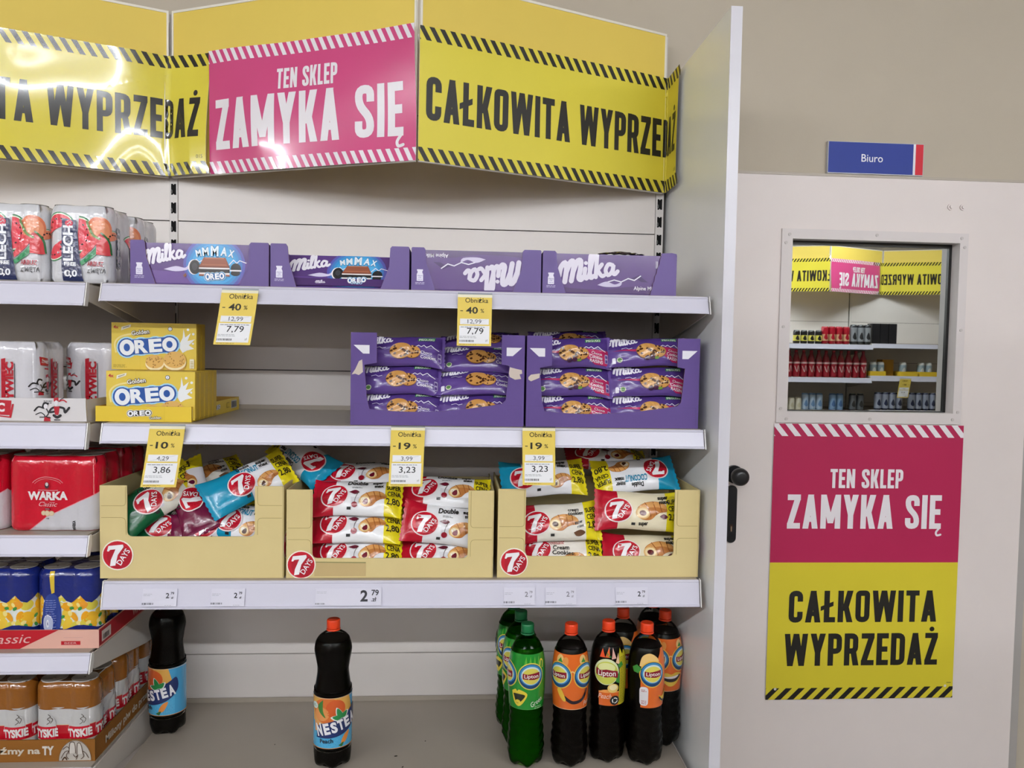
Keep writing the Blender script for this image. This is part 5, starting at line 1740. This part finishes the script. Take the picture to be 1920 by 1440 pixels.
def art_red(a, h, mid, right):
    R, G = '#c4122a', '#c9c7cc'
    tot = 2 * (mid + right) + .3
    a.poly([(-mid - .02, 0), (mid * -.55, .0), (-.012, .032), (mid + .016, .090), (mid + .016, 0)], G, 2)
    a.stroke([(-mid * .55, .0), (-.012, .032), (mid + .016, .090)], .0016, '#e49aa2', 3)
    a.poly([(mid + .016, .090), (mid + .15, .0), (mid + .016, 0)], G, 2)
    a.text('WARKA', -.010, .070, .0165, '#e9dfe0', w=.086, bold=.05, L=4)
    a.stroke([(-.030, .0905), (.012, .0905)], .001, '#e0b8bc', 4)
    a.stroke(ell(-.010, .094, .037, .026, 20, .5, pi - .5), .0012, '#d8949c', 4, False)
    a.stroke(ell(-.010, .094, .032, .022, 20, .5, pi - .5), .0008, '#d8949c', 4, False)
    # round medallion above the name
    a.ellipse(-.010, .1015, .008, .009, '#b01026', 4, 18); a.ellipse(-.010, .1015, .0052, .007, '#3a2a3a', 5, 14); a.ellipse(-.0095, .104, .0036, .0042, '#cfc4c4', 6, 12)
    a.text('Classic', -.011, .055, .0095, '#e4b8bc', w=.040, shear=.4, L=4)
    a.stroke([(-.026, .064), (-.016, .064)], .0008, '#e0a8ae', 4); a.stroke([(-.004, .064), (.006, .064)], .0008, '#e0a8ae', 4)
    a.rect(-.016, .0475, -.002, .051, '#5a0c18', 4); a.text('BEER', -.009, .0482, .0022, '#e0a8ae', w=.010, L=5)
    for q, r_ in ((-.019, .0055), (.0, .0055), (-.0095, .0065)):
        a.ellipse(q, .040, r_, r_, '#cdb08a', 5, 16); a.ellipse(q, .040, r_ * .8, r_ * .8, '#dcc8a8', 6, 14)
    a.text('1478', -.009, .027, .0028, '#3a383c', w=.007, bold=.03, L=4)
    a.text('WARKA', mid - .045, .012, .006, '#2a282c', w=.022, bold=.05, rot=pi / 2, L=4)
def art_lemon(a, h, mid, right):
    NV, WH = '#17246e', '#dfe4dc'
    e = mid + right + .14
    a.rect(-e, .036, e, .122, WH, 2)
    rg = random.Random(5)
    q = -e
    while q < e:
        for z in (.046, .066, .086, .106):
            c = rg.choice(('#e6a01c', '#eab428', '#e8c23c', '#d8c848', '#e69a2c'))
            rx = rg.uniform(.010, .016)
            an = rg.uniform(0, 3)
            a.ellipse(q + rg.uniform(-.005, .005), z + rg.uniform(-.004, .004), rx, rx * rg.uniform(.6, .95), c, 3, 14, an)
            if rg.random() < .45:
                a.ellipse(q + .008, z + .004, rx * .5, rx * .35, '#f0dc86', 4, 10, an)
            if rg.random() < .4:
                a.ellipse(q - .008, z - .004, .0055, .0036, '#3a8a3c', 5, 8, rg.uniform(0, 3))
        q += .020
    # blue scallops above and a blue foot below
    n = 12
    top = [(-e + 2 * e * i / (n * 4), .118 - .020 * abs(sin(pi * i / 4 + .9)) - .004) for i in range(n * 4 + 1)]
    a.poly([(-e, h)] + top + [(e, h)], NV, 6)
    a.poly([(-e, 0)] + [(-e + 2 * e * i / 40, .040 + .006 * sin(i * .9)) for i in range(41)] + [(e, 0)], NV, 6)
    a.ellipse(mid - .078 - .02, .05, .017, .026, NV, 7, 20)
    outlined(a, '0', mid - .098, .034, .030, .020, '#aeb4d0', '#e8eaf0', 8, bold=.05, eb=.05)
    a.ellipse(-mid + .030, .066, .020, .05, '#2a3f8a', 7, 22)
    a.lines(-mid + .018, .100, .020, 16, .005, .0012, '#8a98c8', 8, 3)
    a.poly([(-mid + .026, h - .003), (-mid + .036, h - .003), (-mid + .036, .118), (-mid + .030, .116)], '#d8b83a', 9)
    a.text('WARKA', mid - .095, .006, .008, '#c8cce0', w=.036, bold=.04, L=8)
    a.text('RADLER', -mid + .045, .006, .005, '#b4bcdc', w=.022, bold=.03, L=8)
def art_brown(a, h, mid, right):
    BR, RD = '#8e561c', '#b81222'
    e = mid + right + .15
    a.rect(-e, .112, e, h, BR, 2)
    a.poly([(-e, .108)] + [(-e + 2 * e * i / 48, .112 + .004 * sin(i * 1.3)) for i in range(49)] + [(e, .108)], BR, 2)
    a.rect(-e, .040, e, .072, RD, 3)
    a.stroke([(-e, .0725), (e, .0725)], .0014, '#d8c8a8', 4)
    a.stroke([(-e, .0395), (e, .0395)], .0014, '#d8c8a8', 4)
    for q in (-.036, .036, right + .033, right + .099, -right - .05):
        ar = ell(q - .002, .062, .023, .040, 20, -.5, pi + .5)
        a.poly(ar, '#c8c6c4', 5)
        a.rect(q - .024, .041, q + .020, .070, '#c81c30', 6)
        a.text('TYSKIE', q + .0, .0475, .0165, '#eae2e0', w=.050, bold=.05, L=8, rot=.04)
        S_ = lambda p: a.stroke(smooth([(q + x * .01, .088 + y * .01) for x, y in p], 3), .0012, '#4a3e34', 7)
        S_([(.2, -1.2), (.8, -.6), (.3, 0), (.9, .5), (.5, 1.0)]); S_([(.9, -1.0), (1.3, -.2), (.9, .3)])
        S_([(-.2, -6.2), (.6, -5.6), (.1, -5.2), (1.0, -5.0)])
HC = .168
# top shelf: watermelon cans
g = 'film-wrapped packs of watermelon beer'
p1 = pack('beer_pack', 'watermelon beer pack at the front, beside the first chocolate tray', (-.0575, .105, L1 + .0005), 2, 2, HC, '#d4d4d8', art_melon, 0, g)
dup(p1, (-.196, .105, L1 + .0005), None, 'watermelon beer pack at the front, cut by the picture edge')
dup(p1, (-.0500, .243, L1 + .0005), None, 'watermelon beer pack behind the front one, nearest the chocolate')
dup(p1, (-.3345, .105, L1 + .0005), None, 'watermelon beer pack at the front, third from the chocolate trays')
# second shelf: white cans in a white tray
g = 'film-wrapped packs of white beer cans'
p1 = pack('beer_pack', 'white and red beer pack at the front of the white tray', (-.209, .108, L2 + .004), 2, 2, HC, '#d4d2d8', art_white, 0, g)
dup(p1, (-.098, .250, L2 + .004), None, 'white and red beer pack set back beside the golden biscuits')
dup(p1, (-.3475, .108, L2 + .004), None, 'white and red beer pack second along the front of the white tray')
def white_tray(a):
    w = .40
    dance(a, w - .071, .024, .70, 2)
    a.lines(w - .088, .043, .018, 2, .004, .0016, '#4a464a', 2, 4)
    a.poly([(w - .26, .050), (w - .155, .044), (w - .158, .012), (w - .26, .016)], '#b81c2c', 2)
    a.poly([(w - .154, .036), (w - .150, .037), (w - .156, .006), (w - .19, .010), (w - .19, .0125), (w - .160, .0095)], '#b81c2c', 2)
    a.text('ŻYWIEC', w - .210, .0225, .017, '#ece6e6', w=.082, bold=.05, rot=-.05, L=4)
display_box('beer_tray', 'torn white card tray with dancers under the white beer cans', 'display tray', (-.441, .036, L2 + .0003), .402, .385, [(0, 0), (.402, 0), (.4005, .030), (.400, .0505), (.26, .0495), (.13, .0505), (0, .0495)],
            [(.0034, 0), (.385, 0), (.385, .048), (.0034, .048)], .046, '#d9d5d6', 'card', white_tray, '#b5a592')
# third shelf: red six-packs
g = 'red film-wrapped six-packs of beer'
p1 = pack('beer_pack', 'red and grey six-pack in front, beside the first cream box', (-.1165, .108, L3 + .0005), 3, 2, .1655, '#c4122a', art_red, 0, g)
dup(p1, (-.3215, .108, L3 + .0005), None, 'red and grey six-pack at the front, cut by the picture edge')
dup(p1, (-.1165, .250, L3 + .0005), None, 'red six-pack standing behind the front one, in shadow')
# fourth shelf: blue lemon packs in a red and pink tray
g = 'blue film-wrapped packs of lemon beer'
p1 = pack('beer_pack', 'blue lemon beer pack at the tray corner beside the price rail', (-.0905, .112, L4 + .004), 2, 2, HC, '#17246e', art_lemon, 0, g)
dup(p1, (-.2290, .112, L4 + .004), None, 'blue lemon beer pack at the front, cut by the picture edge')
dup(p1, (-.0905, .252, L4 + .004), None, 'blue lemon beer pack behind the tray corner')
def pink_tray(a):
    w = .40
    a.poly([(0, .0), (w - .168, 0), (w - .085, .0415), (0, .0415)], '#b01422', 1)
    a.text('Classic', w - .20, .012, .020, '#d8a8a4', w=.105, shear=.4, L=3, al='c', rot=.03)
    a.rect(w - .080, .008, w - .039, .0165, '#b01422', 1)
    a.text('BEER', w - .0595, .0100, .0045, '#d8a8a4', w=.026, L=3)
    a.rect(w - .075, .024, w - .034, .0245, '#b5908a', 1)
def pink_side(a):
    a.poly([(.0, .004), (.0, .041), (.385, .041), (.385, .004)], '#a81422', 1)
    a.poly([(.012, .010), (.058, .010), (.058, .034), (.012, .034)], '#d2c4bc', 2)
    a.bars(.018, .013, .03, .012, '#4a3a3a', 3, 3)
    a.text('WARKA', .22, .012, .017, '#d0a09c', w=.09, bold=.04, L=3)
display_box('beer_tray', 'pink and red card tray under the blue lemon beer', 'display tray', (-.4155, .034, L4 + .0003), .4005, .385, [(0, 0), (.4005, 0), (.4005, .0415), (0, .0415)],
            [(.0034, 0), (.385, 0), (.385, .0415), (.0034, .0415)], .04, '#d8a898', 'card', pink_tray, '#b58a78', pink_side)
# bottom shelf: brown, white and red packs in a brown tray
g = 'brown-topped film-wrapped packs of beer'
p1 = pack('beer_pack', 'brown-topped beer pack at the corner of the brown tray', (-.1000, .115, L5 + .004), 2, 2, HC, '#c9c7c6', art_brown, 0, g, topcol='#5a3a1a')
dup(p1, (-.2385, .115, L5 + .004), None, 'brown-topped beer pack at the front, cut by the picture edge')
dup(p1, (-.1000, .2535, L5 + .004), None, 'brown-topped beer pack second along the tray side')
dup(p1, (-.1000, .392, L5 + .004), None, 'brown-topped beer pack hidden deepest behind the corner bottle')
def brown_tray(a):
    w = .42
    a.text('Chodźmy na', w - .118, .019, .0135, '#cfc4b4', w=.150, bold=.03, L=2, al='r')
    a.text('TY', w - .101, .0165, .0180, '#d6d0c8', w=.025, bold=.05, L=2)
    # badge: two figures raising mugs
    a.poly(ell(w - .043, .002, .035, .046, 24, 0, pi), '#b9b2aa', 1)
    S_ = lambda p, c='#4a3220', ww=.0014: a.stroke(smooth([(w - .043 + x * .01, y * .01) for x, y in p], 3), ww, c, 3)
    a.poly([(w - .056, .018), (w - .041, .020), (w - .041, .042), (w - .054, .042)], '#cfc8c0', 2)
    a.poly([(w - .038, .016), (w - .026, .018), (w - .030, .040), (w - .039, .040)], '#cfc8c0', 2)
    S_([(-1.3, 1.8), (-1.1, 4.2), (-.1, 4.2), (.1, 1.9)]); S_([(.4, 1.6), (.5, 4.0), (1.2, 4.0), (1.7, 1.8)])
    S_([(-3.0, .8), (-2.2, 2.2), (-1.4, 2.4), (-1.9, 1.4), (-1.4, .6)]); S_([(2.9, .8), (2.2, 2.0), (1.6, 2.2), (1.9, 1.2), (1.3, .6)])
    S_([(-2.6, 2.8), (-1.8, 3.4), (-1.2, 3.0)]); S_([(-.4, 1.6), (.1, 1.0), (.6, 1.5), (.2, .5)]); S_([(-2.7, .4), (-2.2, 1.0), (-1.8, .5)], ww=.003)
    S_(ell(0, .2, 3.5, 4.55, 20, .02, pi - .02), '#6a4a2a', .0010)
def brown_side(a):
    a.text('Miliony piw do przeżycia', .200, .015, .0165, '#cfc4b4', w=.300, bold=.03, L=2)
display_box('beer_tray', 'brown card tray with white lettering on the lowest beer shelf', 'display tray', (-.445, .036, L5 + .0003), .4195, .40, [(0, 0), (.4195, 0), (.4195, .0495), (0, .0495)],
            [(.0034, 0), (.40, 0), (.40, .0495), (.0034, .0495)], .048, '#8a5820', 'card', brown_tray, '#6a4418', brown_side)

# dark flecks of dirt lying on the empty deck
mb = MB()
for fx, fy, fw_, rr in ((.632, .135, .004, .2), (.652, .085, .003, .9), (.70, .205, .0016, .4), (1.185, .155, .003, 2.0), (.330, .200, .0016, 1.0)):
    mb.prism(ell(0, 0, fw_, fw_ * .4, 7, rot=rr), lambda u, v, o: (fx + u, fy + v, DK + .0012 + o), .0011, ('#2a2420', 'dull'))
o = tag(mb.build('crumbs'), 'scattered dark crumbs on the empty bottom deck', 'crumbs')
o['kind'] = 'stuff'
# ------------------------------------------------------------------ the shelving across the aisle, which the door's glass mirrors
YO = -4.27
def ox(px):
    return 3.794 + (px - 1480) * .0050947
shelving('shelving_bay', 'shelving bay across the aisle with yellow trays, mirrored in the door window', (5.93, YO, 0), pi,
         [(1.665, 1.622, .004, W - .004, 0), (1.365, 1.315, .004, W - .004, 0), (1.045, .995, .004, W - .004, 0), (.60, .55, .004, W - .004, 0)], slots=False)
shelving('shelving_bay', 'shelving bay across the aisle with red bottles, mirrored in the door window', (4.60, YO, 0), pi,
         [(1.652, 1.606, .004, W - .004, -.02), (1.342, 1.296, .004, W - .004, -.02), (1.03, .985, .004, W - .004, -.02), (.60, .55, .004, W - .004, 0)], slots=False, left_up=False)
_e = shelving('shelving_bay', 'unseen bare shelving bay across the aisle, added to block lamp light', (3.27, YO, 0), pi,
         [(1.652, 1.606, .004, W - .004, 0), (1.342, 1.296, .004, W - .004, 0), (1.03, .985, .004, W - .004, 0)], slots=False, left_up=False, group='added bare bays blocking lamp light')  # unseen bays added to keep the far lamps off the lower shelves
for bx in (1.94, .61, -.72, -2.05):
    dup(_e, (bx, YO, 0))
PK, VL = YO - .145, YO - .428
header((5.57, PK), (4.905, VL), 'amber header board across the aisle beside the mirrored pink banner', 2.15)
header((4.905, VL), (4.24, PK), 'amber header board across the aisle behind the mirrored pink banner', 2.15)
header((4.24, PK), (3.575, VL), 'amber header board across the aisle, furthest left in the mirror', 2.15)
banner('sale_banner', 'pink closing banner across the aisle, mirrored in the door window', [(4.905, VL), (4.24, PK)], .05, .715, draw_pink(.05, .715), .004, 21, 2.1495)
banner('sale_banner', 'yellow sale banner across the aisle, right of the mirrored pink one', [(5.57, PK), (4.905, VL), (4.24, PK)], .002, .76, draw_yellow(.002), .004, 22, 2.1495)
banner('sale_banner', 'yellow sale banner across the aisle, left of the mirrored pink one', [(4.24, PK), (3.575, VL)], .002, .72, draw_yellow(-.12), .004, 23, 2.1495)

def shelf_can(name, label, cat, x, y, z, h, r, body, band, bandc, lid, group):
    t = thing(name, label, cat, (x, y, z), (0, 0, pi), group)
    mb = MB().lathe([(r * .82, 0), (r, .010), (r, h - .016), (r * .84, h - .002)], (body, 'gloss'), 24)
    a = Art('gloss')
    a.rect(-r * 2.4, band[0] * h, r * 2.4, band[1] * h, bandc, 1)
    a.poly(smooth([(-r * .6, h * .3), (0, h * .62), (r * .6, h * .36), (0, h * .24), (-r * .6, h * .3)], 3), body, 2)
    mb.art(a, lambda u, v, o: ((r + o) * sin(u / r), -(r + o) * cos(u / r), v), .010)
    mb.build('body', t)
    MB().lathe([(r * .86, h - .002), (r * .84, h), (r * .78, h - .002), (.001, h - .002)], (lid, 'gloss'), 20, caps=False).build('lid', t)
    return t
def shelf_bottle(name, label, cat, x, y, z, h, r, body, bandc, cap, group):
    t = thing(name, label, cat, (x, y, z), (0, 0, pi), group)
    pr = smooth([(r * .8, 0), (r, .012), (r * .97, h * .3), (r, h * .55), (r * .8, h * .72), (r * .45, h * .86), (r * .36, h * .93)], 3)
    mb = MB().lathe(pr, (body, 'gloss'), 24)
    a = Art('gloss')
    a.rect(-r * 2.6, h * .50, r * 2.6, h * .56, bandc, 1)
    a.stroke(smooth([(-r * .7, h * .22), (-r * .2, h * .42), (r * .1, h * .2), (r * .7, h * .40)], 4), .006, bandc, 1)
    Rf = prof_fn(pr)
    mb.art(a, lambda u, v, o: ((Rf(v) + .0006 + o) * sin(u / r), -(Rf(v) + .0006 + o) * cos(u / r), v), .010)
    mb.build('body', t)
    MB().lathe([(r * .4, h * .925), (r * .42, h * .94), (r * .42, h * .99), (r * .36, h)], (cap, 'plastic'), 20).build('cap', t)
    return t
def row(first, xs, y, z, jit=0):
    for i, x in enumerate(xs):
        if i:
            dup(first, (x, y, z))
yf = YO - .055
xs = [ox(1500) + .070 * i for i in range(4)]
row(shelf_can('drink_can', 'black and yellow can on the upper shelf in the mirrored glass', 'can', xs[0], yf, 1.6524, .125, .031, '#1c1c1e', (.2, .62), '#d8cf5a', '#b8bcc0', 'black and yellow cans across the aisle'), xs, yf, 1.6524)
xs = [ox(1553) + .068 * i for i in range(4)]
row(shelf_can('drink_can', 'red can with a pale emblem on the upper shelf in the mirrored glass', 'can', xs[0], yf, 1.6524, .165, .033, '#a01426', (.18, .55), '#c99a78', '#b8bcc0', 'red cans across the aisle'), xs, yf, 1.6524)
xs = [ox(1607) + .066 * i for i in range(3)]
row(shelf_can('drink_can', 'silver and black can on the upper shelf in the mirrored glass', 'can', xs[0], yf, 1.6524, .185, .0325, '#2a2c30', (.15, .85), '#8e9298', '#b8bcc0', 'silver and black cans across the aisle'), xs, yf, 1.6524)
xs = [ox(1650) + .082 * i for i in range(3)]
def carton_dark(x):
    t = thing('drink_carton', 'tall black carton on the upper shelf in the mirrored glass', 'carton', (x, YO - .10, 1.6654), (0, 0, pi), 'black cartons across the aisle')
    MB().box(-.038, .038, -.045, .045, 0, .185, ('#1c1b1f', 'print')).build('carton_box', t)
    MB().box(-.037, .037, -.044, .044, .1852, .187, ('#2a292d', 'print')).build('top_flap', t)
    return t
row(carton_dark(xs[0]), xs, YO - .10, 1.6654)
xs = [ox(1487) + .0715 * i for i in range(11)]
row(shelf_bottle('soda_bottle', 'dark red bottle on the middle shelf in the mirrored glass', 'bottle', xs[0], yf, 1.3424, .25, .034, '#8e1626', '#c9a0a0', '#a81830', 'dark red bottles across the aisle'), xs, yf, 1.3424)
def mirror_tray(x, w, label):
    t = thing('display_tray', label, 'display tray', (x + w, YO - .035, 1.3654), (0, 0, pi))
    y_ = ('#e2bd34', 'card')
    MB().box(0, w, 0, .003, 0, .042, y_).build('front_panel', t)
    MB().box(0, .003, .0033, .25, 0, .042, y_).build('side_panel', t)
    MB().box(w - .003, w, .0033, .25, 0, .042, y_).build('side_panel', t)
    MB().box(.0033, w - .0033, .0033, .25, 0, .003, y_).build('bottom_panel', t)
mirror_tray(ox(1640), .15, 'yellow tray across the aisle, left in the mirrored glass')
mirror_tray(ox(1697), .17, 'yellow tray across the aisle, middle in the mirrored glass')
mirror_tray(ox(1734), .17, 'yellow tray across the aisle, right in the mirrored glass')
xs = [ox(1648) + .006, ox(1648) + .078, ox(1706), ox(1741), ox(1741) + .072]
row(shelf_can('jar', 'white jar standing in a yellow tray in the mirrored glass', 'jar', xs[0], YO - .080, 1.369, .125, .033, '#c9c9c4', (.3, .8), '#8fa0a8', '#d8d8d4', 'white jars across the aisle'), xs, YO - .080, 1.369)
t = thing('carton', 'gold brown carton beside the yellow trays in the mirrored glass', 'carton', (ox(1680), YO - .15, 1.3654), (0, 0, pi))
MB().box(-.055, .055, -.05, .05, 0, .15, ('#a4741e', 'print')).build('carton_box', t)
MB().box(-.054, .054, -.049, .049, .1502, .152, ('#b8862a', 'print')).build('top_flap', t)
def low(px, n, st, z, h, r, body, bandc, label, group):
    xs = [ox(px) + st * i for i in range(n)]
    row(shelf_can('drink_can', label, 'can', xs[0], yf, z, h, r, body, (.1, .9), bandc, '#b8bcc0', group), xs, yf, z)
low(1482, 3, .064, 1.0304, .125, .030, '#c9c2a8', '#d8d2c0', 'cream can on the low shelf in the mirrored glass', 'cream cans across the aisle')
low(1520, 3, .067, 1.0304, .165, .0325, '#6a8cb4', '#a8bcd4', 'blue can on the low shelf in the mirrored glass', 'blue cans across the aisle')
low(1572, 2, .068, 1.0304, .165, .0325, '#4a6c9c', '#7a98bc', 'deep blue can on the low shelf in the mirrored glass', 'deep blue cans across the aisle')
low(1610, 2, .072, 1.0304, .165, .0325, '#24262a', '#5a5e64', 'black can on the low shelf in the mirrored glass', 'black cans across the aisle')
low(1658, 4, .068, 1.0454, .165, .0325, '#222a48', '#9aa0b4', 'navy and silver can left of the mirrored price tag', 'navy cans left of the mirrored tag')
low(1722, 4, .068, 1.0454, .165, .0325, '#222a48', '#9aa0b4', 'navy and silver can right of the mirrored price tag', 'navy cans right of the mirrored tag')
price_tag((ox(1703), YO + .006, 1.345), pi, 0, .11, .18, 'yellow price tag across the aisle, mirrored in the door window', '30', '5,99', '4,19', .01, .03)
bpy.data.objects.remove(_fo)
bpy.data.curves.remove(_fc)
